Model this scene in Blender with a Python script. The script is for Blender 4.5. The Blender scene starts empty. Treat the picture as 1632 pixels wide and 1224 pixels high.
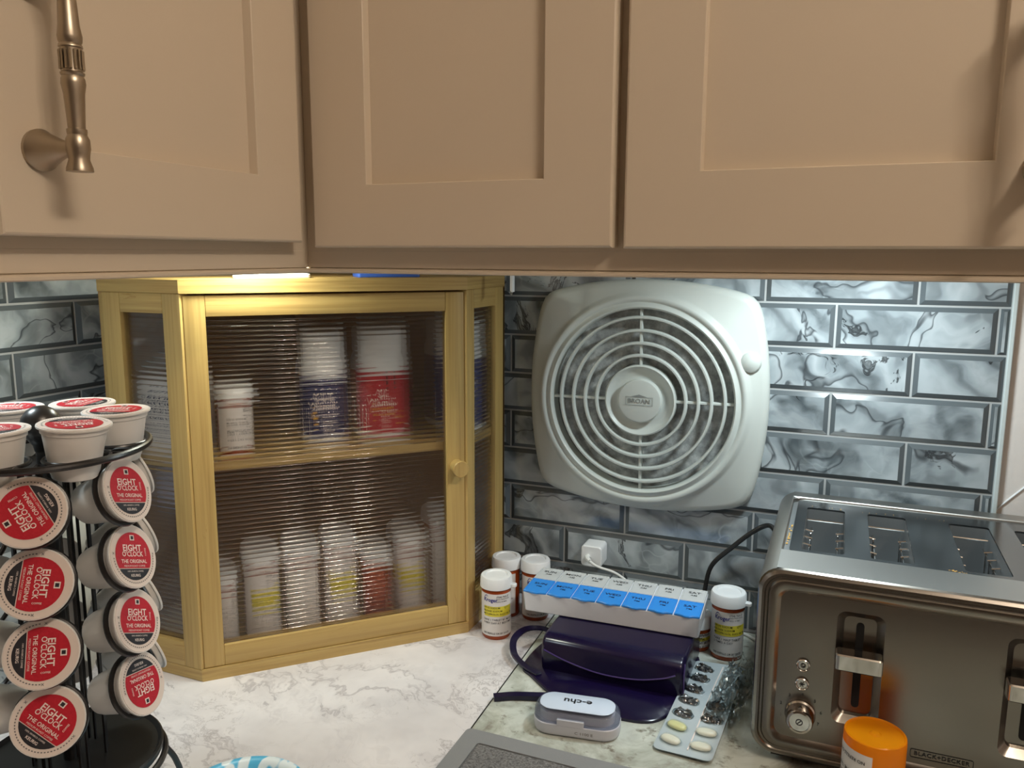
import bpy, bmesh, math, random
from mathutils import Vector, Matrix, noise
from math import sin, cos, pi, radians, sqrt, atan2

random.seed(7)
SC = bpy.context.scene
COL = SC.collection

# ------------------------------------------------------------------ camera
cam_d = bpy.data.cameras.new('camera')
cam = bpy.data.objects.new('camera', cam_d)
COL.objects.link(cam)
SC.camera = cam
cam_d.sensor_fit = 'HORIZONTAL'
cam_d.sensor_width = 36.0
cam_d.lens = 36.0 * 1281.46 / 1632.0
cam_d.clip_start = 0.02
YAW, PITCH, ROLL = -0.3901, 0.1600, 0.0040
fw = Vector((sin(YAW) * cos(PITCH), cos(YAW) * cos(PITCH), -sin(PITCH)))
rt = Vector((cos(YAW), -sin(YAW), 0)); up = rt.cross(fw)
r2 = cos(ROLL) * rt + sin(ROLL) * up; u2 = -sin(ROLL) * rt + cos(ROLL) * up
cam.matrix_world = Matrix(((r2.x, u2.x, -fw.x, 0.8532), (r2.y, u2.y, -fw.y, -1.0403), (r2.z, u2.z, -fw.z, 0.4924), (0, 0, 0, 1)))

# ------------------------------------------------------------------ world, lights, exposure
w = bpy.data.worlds.new('world'); SC.world = w; w.use_nodes = True
w.node_tree.nodes['Background'].inputs['Color'].default_value = (0.9, 0.7, 0.5, 1)
w.node_tree.nodes['Background'].inputs['Strength'].default_value = 0.02


def lamp(kind, name, loc, power, color, size=0.1, direction=None):
    d = bpy.data.lights.new(name, kind); d.energy = power; d.color = color
    o = bpy.data.objects.new(name, d); COL.objects.link(o); o.location = loc
    if kind == 'AREA':
        d.shape = 'DISK'; d.size = size
        if direction: o.rotation_euler = Vector(direction).to_track_quat('-Z', 'Y').to_euler()
    else:
        d.shadow_soft_size = size
    return o


WARM = (1.0, 0.845, 0.70)
for i, (dx, dy) in enumerate(((0, 0.15), (0.02, 0.0), (0.0, -0.16))):       # three bulbs of the kitchen ceiling fixture
    lamp('POINT', 'ceiling_bulb', (1.60 + dx, -1.125 + dy, 1.38), 8.6, WARM, 0.04)
COOL = (0.90, 1.0, 0.93)
lamp('AREA', 'under_cabinet_light', (0.259, -0.348, 0.524), 1.0, (0.95, 1.0, 0.86), 0.06, (0, 0, -1))
lamp('AREA', 'under_cabinet_light', (0.86, -0.160, 0.524), 1.75, (0.84, 0.97, 1.0), 0.065, (0, 0, -1))
lamp('AREA', 'under_cabinet_light', (0.155, -0.640, 0.524), 0.75, (0.84, 0.97, 1.0), 0.065, (0, 0, -1))

SC.view_settings.view_transform = 'Standard'
SC.view_settings.look = 'None'
SC.view_settings.gamma = 1.0
SC.view_settings.use_curve_mapping = False
SC.view_settings.exposure = 0.0
try:
    SC.cycles.use_denoising = True
    SC.cycles.max_bounces = 12; SC.cycles.transmission_bounces = 12; SC.cycles.transparent_max_bounces = 16
    SC.cycles.sample_clamp_indirect = 6.0
except Exception:
    pass


# ------------------------------------------------------------------ material helpers
def C(r, g, b):
    f = lambda v: (v / 255 / 12.92) if v / 255 <= 0.04045 else ((v / 255 + 0.055) / 1.055) ** 2.4
    return (f(r), f(g), f(b), 1.0)


class NT:
    def __init__(s, name):
        s.m = bpy.data.materials.new(name); s.m.use_nodes = True
        s.t = s.m.node_tree; s.b = s.t.nodes['Principled BSDF']; s.out = s.t.nodes['Material Output']

    def n(s, kind, **kw):
        nd = s.t.nodes.new(kind)
        for k, v in kw.items():
            if k in nd.inputs.keys():
                s.set(nd.inputs[k], v)
            else:
                setattr(nd, k, v)
        return nd

    def set(s, sock, v):
        if isinstance(v, bpy.types.NodeSocket): s.t.links.new(v, sock)
        else: sock.default_value = v

    def p(s, **kw):
        for k, v in kw.items(): s.set(s.b.inputs[k.replace('_', ' ')], v)
        return s

    def ramp(s, fac, stops, interp='LINEAR'):
        r = s.n('ShaderNodeValToRGB'); s.t.links.new(fac, r.inputs[0]); e = r.color_ramp.elements
        r.color_ramp.interpolation = interp
        while len(e) < len(stops): e.new(0.5)
        for x, (pp, c) in zip(e, stops): x.position = pp; x.color = c
        return r.outputs[0]

    def coord(s, kind='Object', scale=(1, 1, 1), rot=(0, 0, 0), offset_random=None):
        tc = s.n('ShaderNodeTexCoord')
        src = tc.outputs[kind]
        if offset_random:
            oi = s.n('ShaderNodeObjectInfo')
            sc = s.n('ShaderNodeVectorMath', operation='SCALE'); cx = s.n('ShaderNodeCombineXYZ')
            mm = s.n('ShaderNodeMath', operation='MULTIPLY'); s.t.links.new(oi.outputs['Random'], mm.inputs[0]); mm.inputs[1].default_value = 7.31
            fr = s.n('ShaderNodeMath', operation='FRACT'); s.t.links.new(mm.outputs[0], fr.inputs[0])
            s.t.links.new(oi.outputs['Random'], cx.inputs[0]); s.t.links.new(fr.outputs[0], cx.inputs[1]); s.t.links.new(oi.outputs['Random'], cx.inputs[2])
            s.t.links.new(cx.outputs[0], sc.inputs[0]); sc.inputs['Scale'].default_value = offset_random
            ad = s.n('ShaderNodeVectorMath', operation='ADD'); s.t.links.new(src, ad.inputs[0]); s.t.links.new(sc.outputs[0], ad.inputs[1]); src = ad.outputs[0]
        mp = s.n('ShaderNodeMapping'); s.t.links.new(src, mp.inputs[0]); mp.inputs['Scale'].default_value = scale; mp.inputs['Rotation'].default_value = rot
        return mp.outputs[0]

    def noise(s, vec, scale, detail=4, rough=0.5, dist=0.0, out=0):
        nd = s.n('ShaderNodeTexNoise', Scale=scale, Detail=detail, Roughness=rough, Distortion=dist)
        s.t.links.new(vec, nd.inputs['Vector']); return nd.outputs[out]

    def mix(s, fac, a, b, mode='MIX'):
        nd = s.n('ShaderNodeMix', data_type='RGBA', blend_type=mode)
        s.set(nd.inputs[0], fac); s.set(nd.inputs[6], a); s.set(nd.inputs[7], b); return nd.outputs[2]

    def bump(s, h, strength=0.2, dist=0.001):
        nd = s.n('ShaderNodeBump', Strength=strength, Distance=dist); s.t.links.new(h, nd.inputs['Height']); s.t.links.new(nd.outputs[0], s.b.inputs['Normal'])
        return s


def flat(name, col, rough=0.5, metal=0.0, spec=0.5, **kw):
    return NT(name).p(Base_Color=col, Roughness=rough, Metallic=metal, Specular_IOR_Level=spec, **kw).m


M = {}
t = NT('cabinet_paint'); v = t.coord('Object')
t.p(Base_Color=t.mix(t.noise(v, 6, 2), C(207, 193, 172), C(212, 198, 177)), Roughness=0.42).bump(t.noise(v, 300, 2), 0.03, 0.0005); M['paint'] = t.m
for nm_, a_, b_ in (('bamboo', 1, 1), ('bamboo_flat', 0.03, 45)):      # grain along z, or lying flat
    t = NT(nm_); v = t.coord('Object', (260 * a_, 260 * a_, 6 * b_), offset_random=3.0); v2 = t.coord('Object', (60 * a_, 60 * a_, 1.2 * b_), offset_random=2.0)
    stripes = t.ramp(t.noise(v, 1.0, 3, 0.6), [(0.3, C(156, 126, 72)), (0.5, C(181, 151, 92)), (0.72, C(196, 170, 108))])
    col = t.mix(t.ramp(t.noise(v2, 1.0, 2), [(0.35, (0, 0, 0, 1)), (0.7, (1, 1, 1, 1))]), stripes, C(188, 159, 98))
    v3 = t.coord('Object', (90 * a_, 90 * a_, 9 * b_), offset_random=5.0)
    nodes_ = t.ramp(t.noise(v3, 1.0, 4, 0.7, 1.0), [(0.66, (0, 0, 0, 1)), (0.74, (1, 1, 1, 1))])
    t.p(Base_Color=t.mix(nodes_, col, C(160, 122, 64)), Roughness=0.42).bump(t.noise(v, 1.0, 2), 0.05, 0.0005); M[nm_] = t.m
M['bamboo_back'] = flat('bamboo_back_panel', C(150, 112, 70), 0.6)


def tile_mat(name, dark):
    t = NT(name)
    v = t.coord('Object', (1, 1, 1), offset_random=3.0)
    warp = t.noise(v, 9, 3, 0.5, 0.0, 1)
    sub = t.n('ShaderNodeVectorMath', operation='MULTIPLY_ADD'); t.t.links.new(warp, sub.inputs[0]); sub.inputs[1].default_value = (0.16, 0.16, 0.16); t.t.links.new(v, sub.inputs[2])
    wv = sub.outputs[0]
    band = t.n('ShaderNodeTexWave', wave_type='RINGS', rings_direction='SPHERICAL', Scale=7.0, Distortion=2.2, Detail=2.0)
    band.inputs['Detail Scale'].default_value = 4.0; t.t.links.new(wv, band.inputs['Vector'])
    base = t.ramp(band.outputs['Color'], [(0.0, C(84, 90, 92)), (0.3, C(150, 157, 160)), (0.7, C(170, 177, 180)), (1.0, C(200, 205, 207))])
    blot = t.ramp(t.noise(wv, 10, 5, 0.6, 0.6), [(0.36, C(90, 98, 103)), (0.5, C(164, 171, 175)), (0.7, C(190, 196, 198))])
    c1 = t.mix(0.45, base, blot)
    vor = t.n('ShaderNodeTexVoronoi', feature='DISTANCE_TO_EDGE', Scale=22.0); t.t.links.new(wv, vor.inputs['Vector'])
    vein = t.ramp(vor.outputs['Distance'], [(0.0, (1, 1, 1, 1)), (0.035, (0, 0, 0, 1))])
    vm = t.ramp(t.noise(v, 12, 2), [(0.56, (0, 0, 0, 1)), (0.72, (0.6, 0.6, 0.6, 1))])
    mul = t.mix(1.0, vein, vm, 'MULTIPLY')
    c2 = t.mix(mul, c1, C(196, 203, 205))
    edge = t.ramp(t.noise(wv, 5.2, 6, 0.65, 1.4), [(0.60, (0, 0, 0, 1)), (0.612, (0.9, 0.9, 0.9, 1)), (0.645, (0.5, 0.5, 0.5, 1)), (0.69, (0, 0, 0, 1))])
    c3 = t.mix(edge, c2, C(40, 42, 44))
    lines = t.ramp(t.noise(wv, 4.6, 3, 0.5, 1.8), [(0.40, (0, 0, 0, 1)), (0.425, (0.9, 0.9, 0.9, 1)), (0.435, (0, 0, 0, 1))])
    c4 = t.mix(lines, c3, C(58, 62, 66))
    c5 = t.mix(1.0, c4, dark, 'MULTIPLY')
    t.p(Base_Color=c5, Roughness=0.10, Specular_IOR_Level=0.6, Coat_Weight=0.4, Coat_Roughness=0.05)
    return t.m


M['tile'] = tile_mat('agate_glass_tile', (0.92, 0.95, 0.97, 1))
M['grout'] = flat('grout', C(176, 178, 178), 0.7)
M['tile_edge'] = flat('tile_bevel_glass', C(92, 99, 103), 0.2, 0, 0.5)
M['wall'] = NT('wall_paint').m
t = NT('painted_wall'); v = t.coord('Object'); t.p(Base_Color=C(236, 228, 222), Roughness=0.75).bump(t.noise(v, 90, 4), 0.25, 0.002); M['wall'] = t.m
M['room_wall'] = flat('room_wall_paint', C(128, 116, 104), 0.75)
M['ceiling'] = flat('ceiling_paint', C(235, 228, 215), 0.8)
M['floor'] = flat('floor_wood', C(120, 92, 66), 0.5)
t = NT('white_marble'); v = t.coord('Object')
wn = t.noise(v, 4.5, 5, 0.6, 0.4, 1)
ad = t.n('ShaderNodeVectorMath', operation='MULTIPLY_ADD'); t.t.links.new(wn, ad.inputs[0]); ad.inputs[1].default_value = (0.30, 0.30, 0.3); t.t.links.new(v, ad.inputs[2])
mp = t.n('ShaderNodeMapping'); t.t.links.new(ad.outputs[0], mp.inputs[0]); mp.inputs['Rotation'].default_value = (0, 0, 0.5); mp.inputs['Scale'].default_value = (1.0, 2.4, 1)
vn = t.ramp(t.noise(mp.outputs[0], 4.2, 8, 0.62, 0.3), [(0.455, (0, 0, 0, 1)), (0.495, (1, 1, 1, 1)), (0.50, (0.25, 0.25, 0.25, 1)), (0.56, (0, 0, 0, 1))])
cl = t.ramp(t.noise(v, 7, 4, 0.6), [(0.38, C(212, 209, 212)), (0.62, C(232, 229, 231))])
sm = t.ramp(t.noise(mp.outputs[0], 10, 6, 0.7, 0.6), [(0.60, (0, 0, 0, 1)), (0.72, (0.55, 0.55, 0.55, 1))])
fine = t.ramp(t.noise(mp.outputs[0], 9, 8, 0.7, 0.2), [(0.49, (0, 0, 0, 1)), (0.505, (0.8, 0.8, 0.8, 1)), (0.52, (0, 0, 0, 1))])
fm = t.mix(1.0, fine, t.ramp(t.noise(v, 5, 2), [(0.5, (0, 0, 0, 1)), (0.6, (1, 1, 1, 1))]), 'MULTIPLY')
c = t.mix(vn, cl, C(184, 180, 184)); c = t.mix(sm, c, C(200, 196, 200)); c = t.mix(fm, c, C(160, 155, 158))
t.p(Base_Color=c, Roughness=0.28); M['marble'] = t.m
t = NT('board_marble'); v = t.coord('Object')
a = t.ramp(t.noise(v, 14, 6, 0.65, 0.8), [(0.32, C(120, 110, 96)), (0.46, C(172, 176, 166)), (0.62, C(206, 212, 204))])
b_ = t.ramp(t.noise(v, 46, 5, 0.7), [(0.57, (0, 0, 0, 1)), (0.68, (0.8, 0.8, 0.8, 1))])
t.p(Base_Color=t.mix(b_, a, C(96, 84, 66)), Roughness=0.07, Specular_IOR_Level=0.6, Coat_Weight=0.5); M['board'] = t.m
M['black_edge'] = flat('black_edge', C(22, 22, 24), 0.4)
M['black_metal'] = flat('black_wire', C(24, 22, 22), 0.32, 0.0, 0.7)
M['black_plastic'] = flat('black_plastic', C(26, 25, 25), 0.4)
M['black'] = flat('black_matte', C(6, 6, 6), 0.8)
t = NT('brushed_steel'); v = t.coord('Object', (3, 3, 400)); v2 = t.coord('Object', (3, 500, 500))
t.p(Base_Color=C(178, 176, 172), Metallic=1.0, Roughness=0.40, Anisotropic=0.4).bump(t.noise(v2, 1, 2), 0.03, 0.0003); M['steel'] = t.m
t = NT('face_steel'); v = t.coord('Object', (2, 2, 600))
t.p(Base_Color=C(140, 136, 130), Metallic=1.0, Roughness=0.27, Anisotropic=0.3).bump(t.noise(v, 1, 2), 0.03, 0.0003); M['face_steel'] = t.m
M['tray_steel'] = flat('tray_steel', C(135, 137, 138), 0.20, 1.0)
M['slot_dark'] = flat('slot_grey', C(150, 154, 156), 0.4, 0.7)
M['chrome'] = flat('chrome', C(205, 203, 200), 0.09, 1.0)
t = NT('brushed_nickel'); t.p(Base_Color=C(176, 164, 146), Metallic=1.0, Roughness=0.36); M['nickel'] = t.m
M['fan_white'] = flat('fan_plastic', C(200, 205, 200), 0.4)
t = NT('dusty_metal'); v = t.coord('Object')
t.p(Base_Color=t.ramp(t.noise(v, 55, 5, 0.7), [(0.35, C(128, 130, 130)), (0.55, C(176, 179, 178)), (0.72, C(216, 218, 216))]), Roughness=0.6, Metallic=0.2); M['dusty'] = t.m
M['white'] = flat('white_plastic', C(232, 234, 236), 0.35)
M['cup'] = flat('pod_plastic', C(226, 224, 220), 0.38, Subsurface_Weight=0.15, Subsurface_Radius=(0.004, 0.004, 0.004))
M['foil'] = flat('white_foil', C(228, 216, 208), 0.30)
t = NT('red_foil'); v = t.coord('Object')
t.p(Base_Color=t.mix(t.noise(v, 500, 4), C(176, 30, 48), C(196, 44, 58)), Roughness=0.28).bump(t.noise(v, 700, 4), 0.35, 0.0004); M['red_foil'] = t.m
M['dark_foil'] = flat('dark_print', C(44, 44, 50), 0.35)
M['print_white'] = flat('print_white', C(240, 228, 222), 0.4)
M['print_black'] = flat('print_black', C(26, 26, 30), 0.5)
M['print_grey'] = flat('print_grey', C(120, 116, 114), 0.5)
M['print_blue'] = flat('print_blue', C(36, 44, 140), 0.5)
M['print_yellow'] = flat('print_yellow', C(222, 168, 40), 0.5)
M['paper_white'] = flat('label_paper', C(226, 222, 220), 0.5)
M['yellow'] = flat('yellow_label', C(226, 212, 62), 0.5)
M['navy'] = flat('navy_label', C(30, 34, 80), 0.35)
M['badge_grey'] = flat('badge_grey', C(140, 143, 140), 0.45)
M['red_label'] = flat('red_label', C(178, 24, 40), 0.35)
M['blue_label'] = flat('blue_label', C(36, 48, 118), 0.35)
M['lavender'] = flat('lavender_paper', C(186, 184, 206), 0.6)
M['blue_film'] = flat('blue_film', C(58, 98, 190), 0.4)
M['amber'] = NT('amber_plastic').p(Base_Color=C(186, 84, 40), Roughness=0.15, Transmission_Weight=0.35, IOR=1.45, Subsurface_Weight=0.0).m
t = NT('orange_plastic'); t.p(Base_Color=C(250, 172, 22), Roughness=0.16, Transmission_Weight=0.25, IOR=1.45)
tr = t.n('ShaderNodeBsdfTranslucent', Color=C(255, 168, 14)); mx = t.n('ShaderNodeMixShader'); mx.inputs[0].default_value = 0.45
t.t.links.new(t.b.outputs[0], mx.inputs[1]); t.t.links.new(tr.outputs[0], mx.inputs[2]); t.t.links.new(mx.outputs[0], t.out.inputs[0]); M['orange'] = t.m
M['pill_white'] = flat('organizer_plastic', C(230, 232, 238), 0.3, Subsurface_Weight=0.1, Subsurface_Radius=(0.005, 0.005, 0.005))
M['frost'] = NT('frosted_lid').p(Base_Color=C(225, 230, 232), Roughness=0.25, Transmission_Weight=0.35, IOR=1.3).m
M['blue_lid'] = NT('blue_lid').p(Base_Color=C(58, 150, 240), Roughness=0.22, Transmission_Weight=0.12, IOR=1.4).m
M['blue_inset'] = flat('blue_lid_inset', C(74, 158, 238), 0.35)
M['purple'] = flat('purple_vinyl', C(18, 10, 46), 0.22, 0, 0.5)
M['purple_edge'] = flat('purple_edge_glint', C(70, 56, 110), 0.2, 0, 0.8)  # glint on the case edges, put into a lighter purple


def clear_mat(name, col, rough, ior, share, coat=0.0):
    t = NT(name)
    g = t.n('ShaderNodeBsdfGlass', Color=col, Roughness=rough, IOR=ior)
    tr = t.n('ShaderNodeBsdfTransparent', Color=col)
    mx = t.n('ShaderNodeMixShader'); mx.inputs[0].default_value = share
    t.t.links.new(tr.outputs[0], mx.inputs[1]); t.t.links.new(g.outputs[0], mx.inputs[2]); t.t.links.new(mx.outputs[0], t.out.inputs[0])
    t.t.nodes.remove(t.b)
    return t.m


M['ribbed'] = clear_mat('ribbed_acrylic', (0.98, 0.97, 0.96, 1), 0.05, 1.49, 0.72)
M['clear'] = clear_mat('clear_plastic', (0.95, 0.97, 0.98, 1), 0.04, 1.45, 0.45)
t = NT('clear_film')
gl_ = t.n('ShaderNodeBsdfGlossy', Color=(0.95, 0.97, 0.97, 1), Roughness=0.12); tr = t.n('ShaderNodeBsdfTransparent', Color=(0.93, 0.96, 0.96, 1))
lw = t.n('ShaderNodeLayerWeight', Blend=0.45); mx = t.n('ShaderNodeMixShader'); t.t.links.new(lw.outputs['Fresnel'], mx.inputs[0])
t.t.links.new(tr.outputs[0], mx.inputs[1]); t.t.links.new(gl_.outputs[0], mx.inputs[2]); t.t.links.new(mx.outputs[0], t.out.inputs[0]); t.t.nodes.remove(t.b); M['film'] = t.m
M['smoke'] = clear_mat('smoky_plastic', (0.80, 0.82, 0.86, 1), 0.05, 1.45, 0.4)
M['blister'] = NT('blister_sheet').p(Base_Color=C(196, 208, 214), Roughness=0.24, Metallic=0.25, Specular_IOR_Level=0.7).m
M['pill'] = flat('pill_cream', C(246, 242, 222), 0.3)
M['pill_yellow'] = flat('pill_yellow', C(236, 232, 170), 0.3)
M['crushed'] = flat('crushed_foil', C(150, 146, 148), 0.16, 0.8)
M['gadget'] = flat('gadget_shell', C(196, 198, 208), 0.25)
M['gadget_top'] = flat('gadget_top', C(206, 220, 240), 0.25)
t = NT('microfibre'); v = t.coord('Object')
t.p(Base_Color=t.ramp(t.noise(v, 420, 4, 0.8), [(0.35, C(92, 92, 94)), (0.65, C(166, 166, 166))]), Roughness=0.95).bump(t.noise(v, 420, 4, 0.8), 0.9, 0.004); M['mat'] = t.m
t = NT('mat_border'); v = t.coord('Object')
t.p(Base_Color=C(132, 134, 136), Roughness=0.9).bump(t.noise(v, 900, 2), 0.3, 0.001); M['mat_border'] = t.m
t = NT('plate_print'); v = t.coord('Object')
vor = t.n('ShaderNodeTexVoronoi', feature='SMOOTH_F1', Scale=85.0); t.t.links.new(t.coord('Object', (1.5, 0.8, 1), (0, 0, 0.6)), vor.inputs['Vector'])
t.p(Base_Color=t.ramp(vor.outputs['Distance'], [(0.36, C(228, 240, 246)), (0.44, C(86, 184, 226))]), Roughness=0.35); M['plate'] = t.m
M['cream_plastic'] = flat('cable_white', C(228, 230, 228), 0.4)
M['crumb'] = flat('bread_crumb', C(206, 168, 96), 0.8)
M['caulk'] = flat('caulk', C(206, 216, 216), 0.5)


# ------------------------------------------------------------------ geometry helpers: a geo is (verts, faces)
def join(*gs):
    V, F = [], []
    for v, f in gs:
        k = len(V); V += [tuple(x) for x in v]; F += [tuple(i + k for i in q) for q in f]
    return V, F


def tf(g, loc=(0, 0, 0), rot=None, scale=None):
    m = Matrix.Translation(loc)
    if rot is not None: m = m @ (rot.to_4x4() if isinstance(rot, Matrix) else Matrix.Rotation(rot, 4, 'Z'))
    if scale is not None: m = m @ Matrix.Diagonal((*scale, 1))
    return [tuple(m @ Vector(v)) for v in g[0]], g[1]


RX = lambda a: Matrix.Rotation(a, 4, 'X')
RY = lambda a: Matrix.Rotation(a, 4, 'Y')
RZ = lambda a: Matrix.Rotation(a, 4, 'Z')


def box(x0, x1, y0, y1, z0, z1):
    V = [(x0, y0, z0), (x1, y0, z0), (x1, y1, z0), (x0, y1, z0), (x0, y0, z1), (x1, y0, z1), (x1, y1, z1), (x0, y1, z1)]
    return V, [(0, 3, 2, 1), (4, 5, 6, 7), (0, 1, 5, 4), (1, 2, 6, 5), (2, 3, 7, 6), (3, 0, 4, 7)]


def loft(loops, cap0=True, cap1=True, closed=True):
    n = len(loops[0]); V = [p for L in loops for p in L]; F = []
    for k in range(len(loops) - 1):
        for i in range(n if closed else n - 1):
            j = (i + 1) % n
            F.append((k * n + i, k * n + j, (k + 1) * n + j, (k + 1) * n + i))
    if cap0: F.append(tuple(range(n - 1, -1, -1)))
    if cap1: F.append(tuple(range((len(loops) - 1) * n, len(loops) * n)))
    return V, F


def lathe(prof, n=40):
    """profile of (r, z) from bottom to top, poles collapse to one vertex"""
    V, F, rings = [], [], []
    for r, z in prof:
        if r < 1e-6: rings.append([len(V)]); V.append((0, 0, z))
        else:
            rings.append(list(range(len(V), len(V) + n)))
            V += [(r * cos(2 * pi * i / n), r * sin(2 * pi * i / n), z) for i in range(n)]
    for a, b in zip(rings, rings[1:]):
        for i in range(n):
            j = (i + 1) % n
            if len(a) == 1 and len(b) == 1: continue
            if len(a) == 1: F.append((a[0], b[j], b[i]))
            elif len(b) == 1: F.append((a[i], a[j], b[0]))
            else: F.append((a[i], a[j], b[j], b[i]))
    return V, F


def torus(R, r, n=48, k=8, z=0, a0=0, a1=2 * pi):
    full = abs(a1 - a0 - 2 * pi) < 1e-6
    pts = [(R * cos(a0 + (a1 - a0) * i / n), R * sin(a0 + (a1 - a0) * i / n), z) for i in range(n if full else n + 1)]
    return tube(pts, r, k, full)


def tube(pts, r, k=8, closed=False, flat_=1.0, up=None):
    P = [Vector(p) for p in pts]; n = len(P); loops = []; prev = None
    for i in range(n):
        if closed: d = P[(i + 1) % n] - P[i - 1]
        else: d = P[min(i + 1, n - 1)] - P[max(i - 1, 0)]
        d.normalize()
        if prev is None:
            a = Vector((0, 0, 1)) if abs(d.z) < 0.9 else Vector((1, 0, 0))
            if up: a = Vector(up)
            s = d.cross(a).normalized()
        else:
            s = (prev - d * prev.dot(d)).normalized()
        prev = s; q = s.cross(d).normalized()
        rr = r[i] if isinstance(r, (list, tuple)) else r
        loops.append([tuple(P[i] + s * rr * cos(2 * pi * j / k) + q * rr * flat_ * sin(2 * pi * j / k)) for j in range(k)])
    if closed:
        loops.append(loops[0]); V, F = loft(loops, False, False)
        return V, F
    return loft(loops)


def smoothpath(pts, sub=8, closed=False):
    P = [Vector(p) for p in pts]; out = []; n = len(P)
    for i in range(n if closed else n - 1):
        g = (lambda k: P[k % n]) if closed else (lambda k: P[max(0, min(n - 1, k))])
        a, b, c, d = g(i - 1), g(i), g(i + 1), g(i + 2)
        for s in range(sub):
            u = s / sub
            out.append(tuple(0.5 * ((2 * b) + (c - a) * u + (2 * a - 5 * b + 4 * c - d) * u * u + (3 * b - a - 3 * c + d) * u ** 3)))
    if not closed: out.append(tuple(P[-1]))
    return out


def rrect(w, h, r, n=6, cx=0, cy=0):
    out = []
    for sx, sy, a in ((1, 1, 0), (-1, 1, pi / 2), (-1, -1, pi), (1, -1, 3 * pi / 2)):
        for i in range(n + 1):
            b = a + pi / 2 * i / n
            out.append((cx + sx * (w / 2 - r) + r * cos(b), cy + sy * (h / 2 - r) + r * sin(b)))
    return out


def rslab(w, d, z0, z1, r, bev=0.001, n=6, cx=0, cy=0):
    """rounded rectangle slab with softened top and bottom rims"""
    L = []
    for ins, z in ((bev, z0), (0, z0 + bev), (0, z1 - bev), (bev, z1)):
        L.append([(x, y, z) for x, y in rrect(w - 2 * ins, d - 2 * ins, max(r - ins, 1e-4), n, cx, cy)])
    return loft(L)


def rbox(x0, x1, y0, y1, z0, z1, bev=0.001):
    return rslab(x1 - x0, y1 - y0, z0, z1, max(bev, 1e-4), bev, 2, (x0 + x1) / 2, (y0 + y1) / 2)


def holed(outer, holes, z=0.0):
    """flat plate in XY with holes, triangulated"""
    bm = bmesh.new(); edges = []
    for L in [outer] + list(holes):
        vs = [bm.verts.new((x, y, z)) for x, y in L]
        edges += [bm.edges.new((vs[i], vs[(i + 1) % len(vs)])) for i in range(len(vs))]
    bmesh.ops.triangle_fill(bm, use_beauty=True, use_dissolve=False, edges=edges)
    bmesh.ops.recalc_face_normals(bm, faces=bm.faces)
    bm.verts.index_update()
    V = [tuple(v.co) for v in bm.verts]; F = [tuple(v.index for v in f.verts) for f in bm.faces]; bm.free()
    return V, F


def holed_slab(outer, holes, z0, z1):
    n = [outer] + list(holes)
    gs = [holed(outer, holes, z1), holed(outer, holes, z0)]
    for L in n: gs.append(loft([[(x, y, z0) for x, y in L], [(x, y, z1) for x, y in L]], False, False))
    return join(*gs)


def make_mesh(name, g, mat, smooth=35, recalc=True):
    me = bpy.data.meshes.new(name)
    me.from_pydata([tuple(v) for v in g[0]], [], [f for f in g[1]])
    if recalc:
        bm = bmesh.new(); bm.from_mesh(me); bmesh.ops.remove_doubles(bm, verts=bm.verts, dist=1e-6)
        bmesh.ops.recalc_face_normals(bm, faces=bm.faces); bm.to_mesh(me); bm.free()
    me.materials.append(mat if not isinstance(mat, str) else M[mat])
    if smooth:
        me.polygons.foreach_set('use_smooth', [True] * len(me.polygons)); me.set_sharp_from_angle(angle=radians(smooth))
    me.update()
    return me


def link(name, me, parent=None, loc=None, rot=None, kind=None, label=None):
    o = bpy.data.objects.new(name, me); COL.objects.link(o)
    if parent: o.parent = parent
    if loc: o.location = loc
    if rot is not None: o.rotation_euler = rot.to_euler() if isinstance(rot, Matrix) else (0, 0, rot)
    if kind: o['kind'] = kind
    if label: o['label'] = label
    return o


def obj(name, g, mat, parent=None, loc=None, rot=None, smooth=35, kind=None, label=None, recalc=True):
    return link(name, make_mesh(name, g, mat, smooth, recalc), parent, loc, rot, kind, label)


def tag(o, label, cat, group=None):
    o['label'] = label; o['category'] = cat
    if group: o['group'] = group
    return o


def thing(name, label, cat, loc=(0, 0, 0), rot=0.0, group=None):
    o = bpy.data.objects.new(name, None); COL.objects.link(o); o.empty_display_size = 0.02
    o.location = loc; o.rotation_euler = rot.to_euler() if isinstance(rot, Matrix) else (0, 0, rot)
    return tag(o, label, cat, group)


def dup(root, label, loc, rot=0.0, group=None):
    r = root.copy(); COL.objects.link(r); r.location = loc
    r.rotation_euler = rot.to_euler() if isinstance(rot, Matrix) else (0, 0, rot)
    r['label'] = label
    if group: r['group'] = group
    for ch in list(root.children):
        c = ch.copy(); COL.objects.link(c); c.parent = r
        for g in list(ch.children):
            d = g.copy(); COL.objects.link(d); d.parent = c
    return r


_tc = {}


def text(s, size, x=0, y=0, bold=0.0, rot=0.0, align='CENTER', extr=0.0, sx=1.0, space=1.0):
    """flat lettering as geometry in XY"""
    if 'M' in s: bold = min(bold, 0.002)
    key = (s, bold, align, extr, space)
    if key not in _tc:
        cu = bpy.data.curves.new('lettering', 'FONT'); cu.body = s; cu.size = 1.0; cu.align_x = align; cu.align_y = 'CENTER'
        cu.resolution_u = 2; cu.offset = bold; cu.extrude = extr; cu.space_character = space
        o = bpy.data.objects.new('lettering', cu); COL.objects.link(o)
        me = bpy.data.meshes.new_from_object(o.evaluated_get(bpy.context.evaluated_depsgraph_get()))
        _tc[key] = ([tuple(v.co) for v in me.vertices], [tuple(p.vertices) for p in me.polygons])
        bpy.data.objects.remove(o); bpy.data.curves.remove(cu); bpy.data.meshes.remove(me)
    V, F = _tc[key]; c, s_ = cos(rot), sin(rot)
    out = []
    for a, b, z in V:
        a *= size * sx; b *= size
        out.append((x + a * c - b * s_, y + a * s_ + b * c, z * size))
    return out, F


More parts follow.
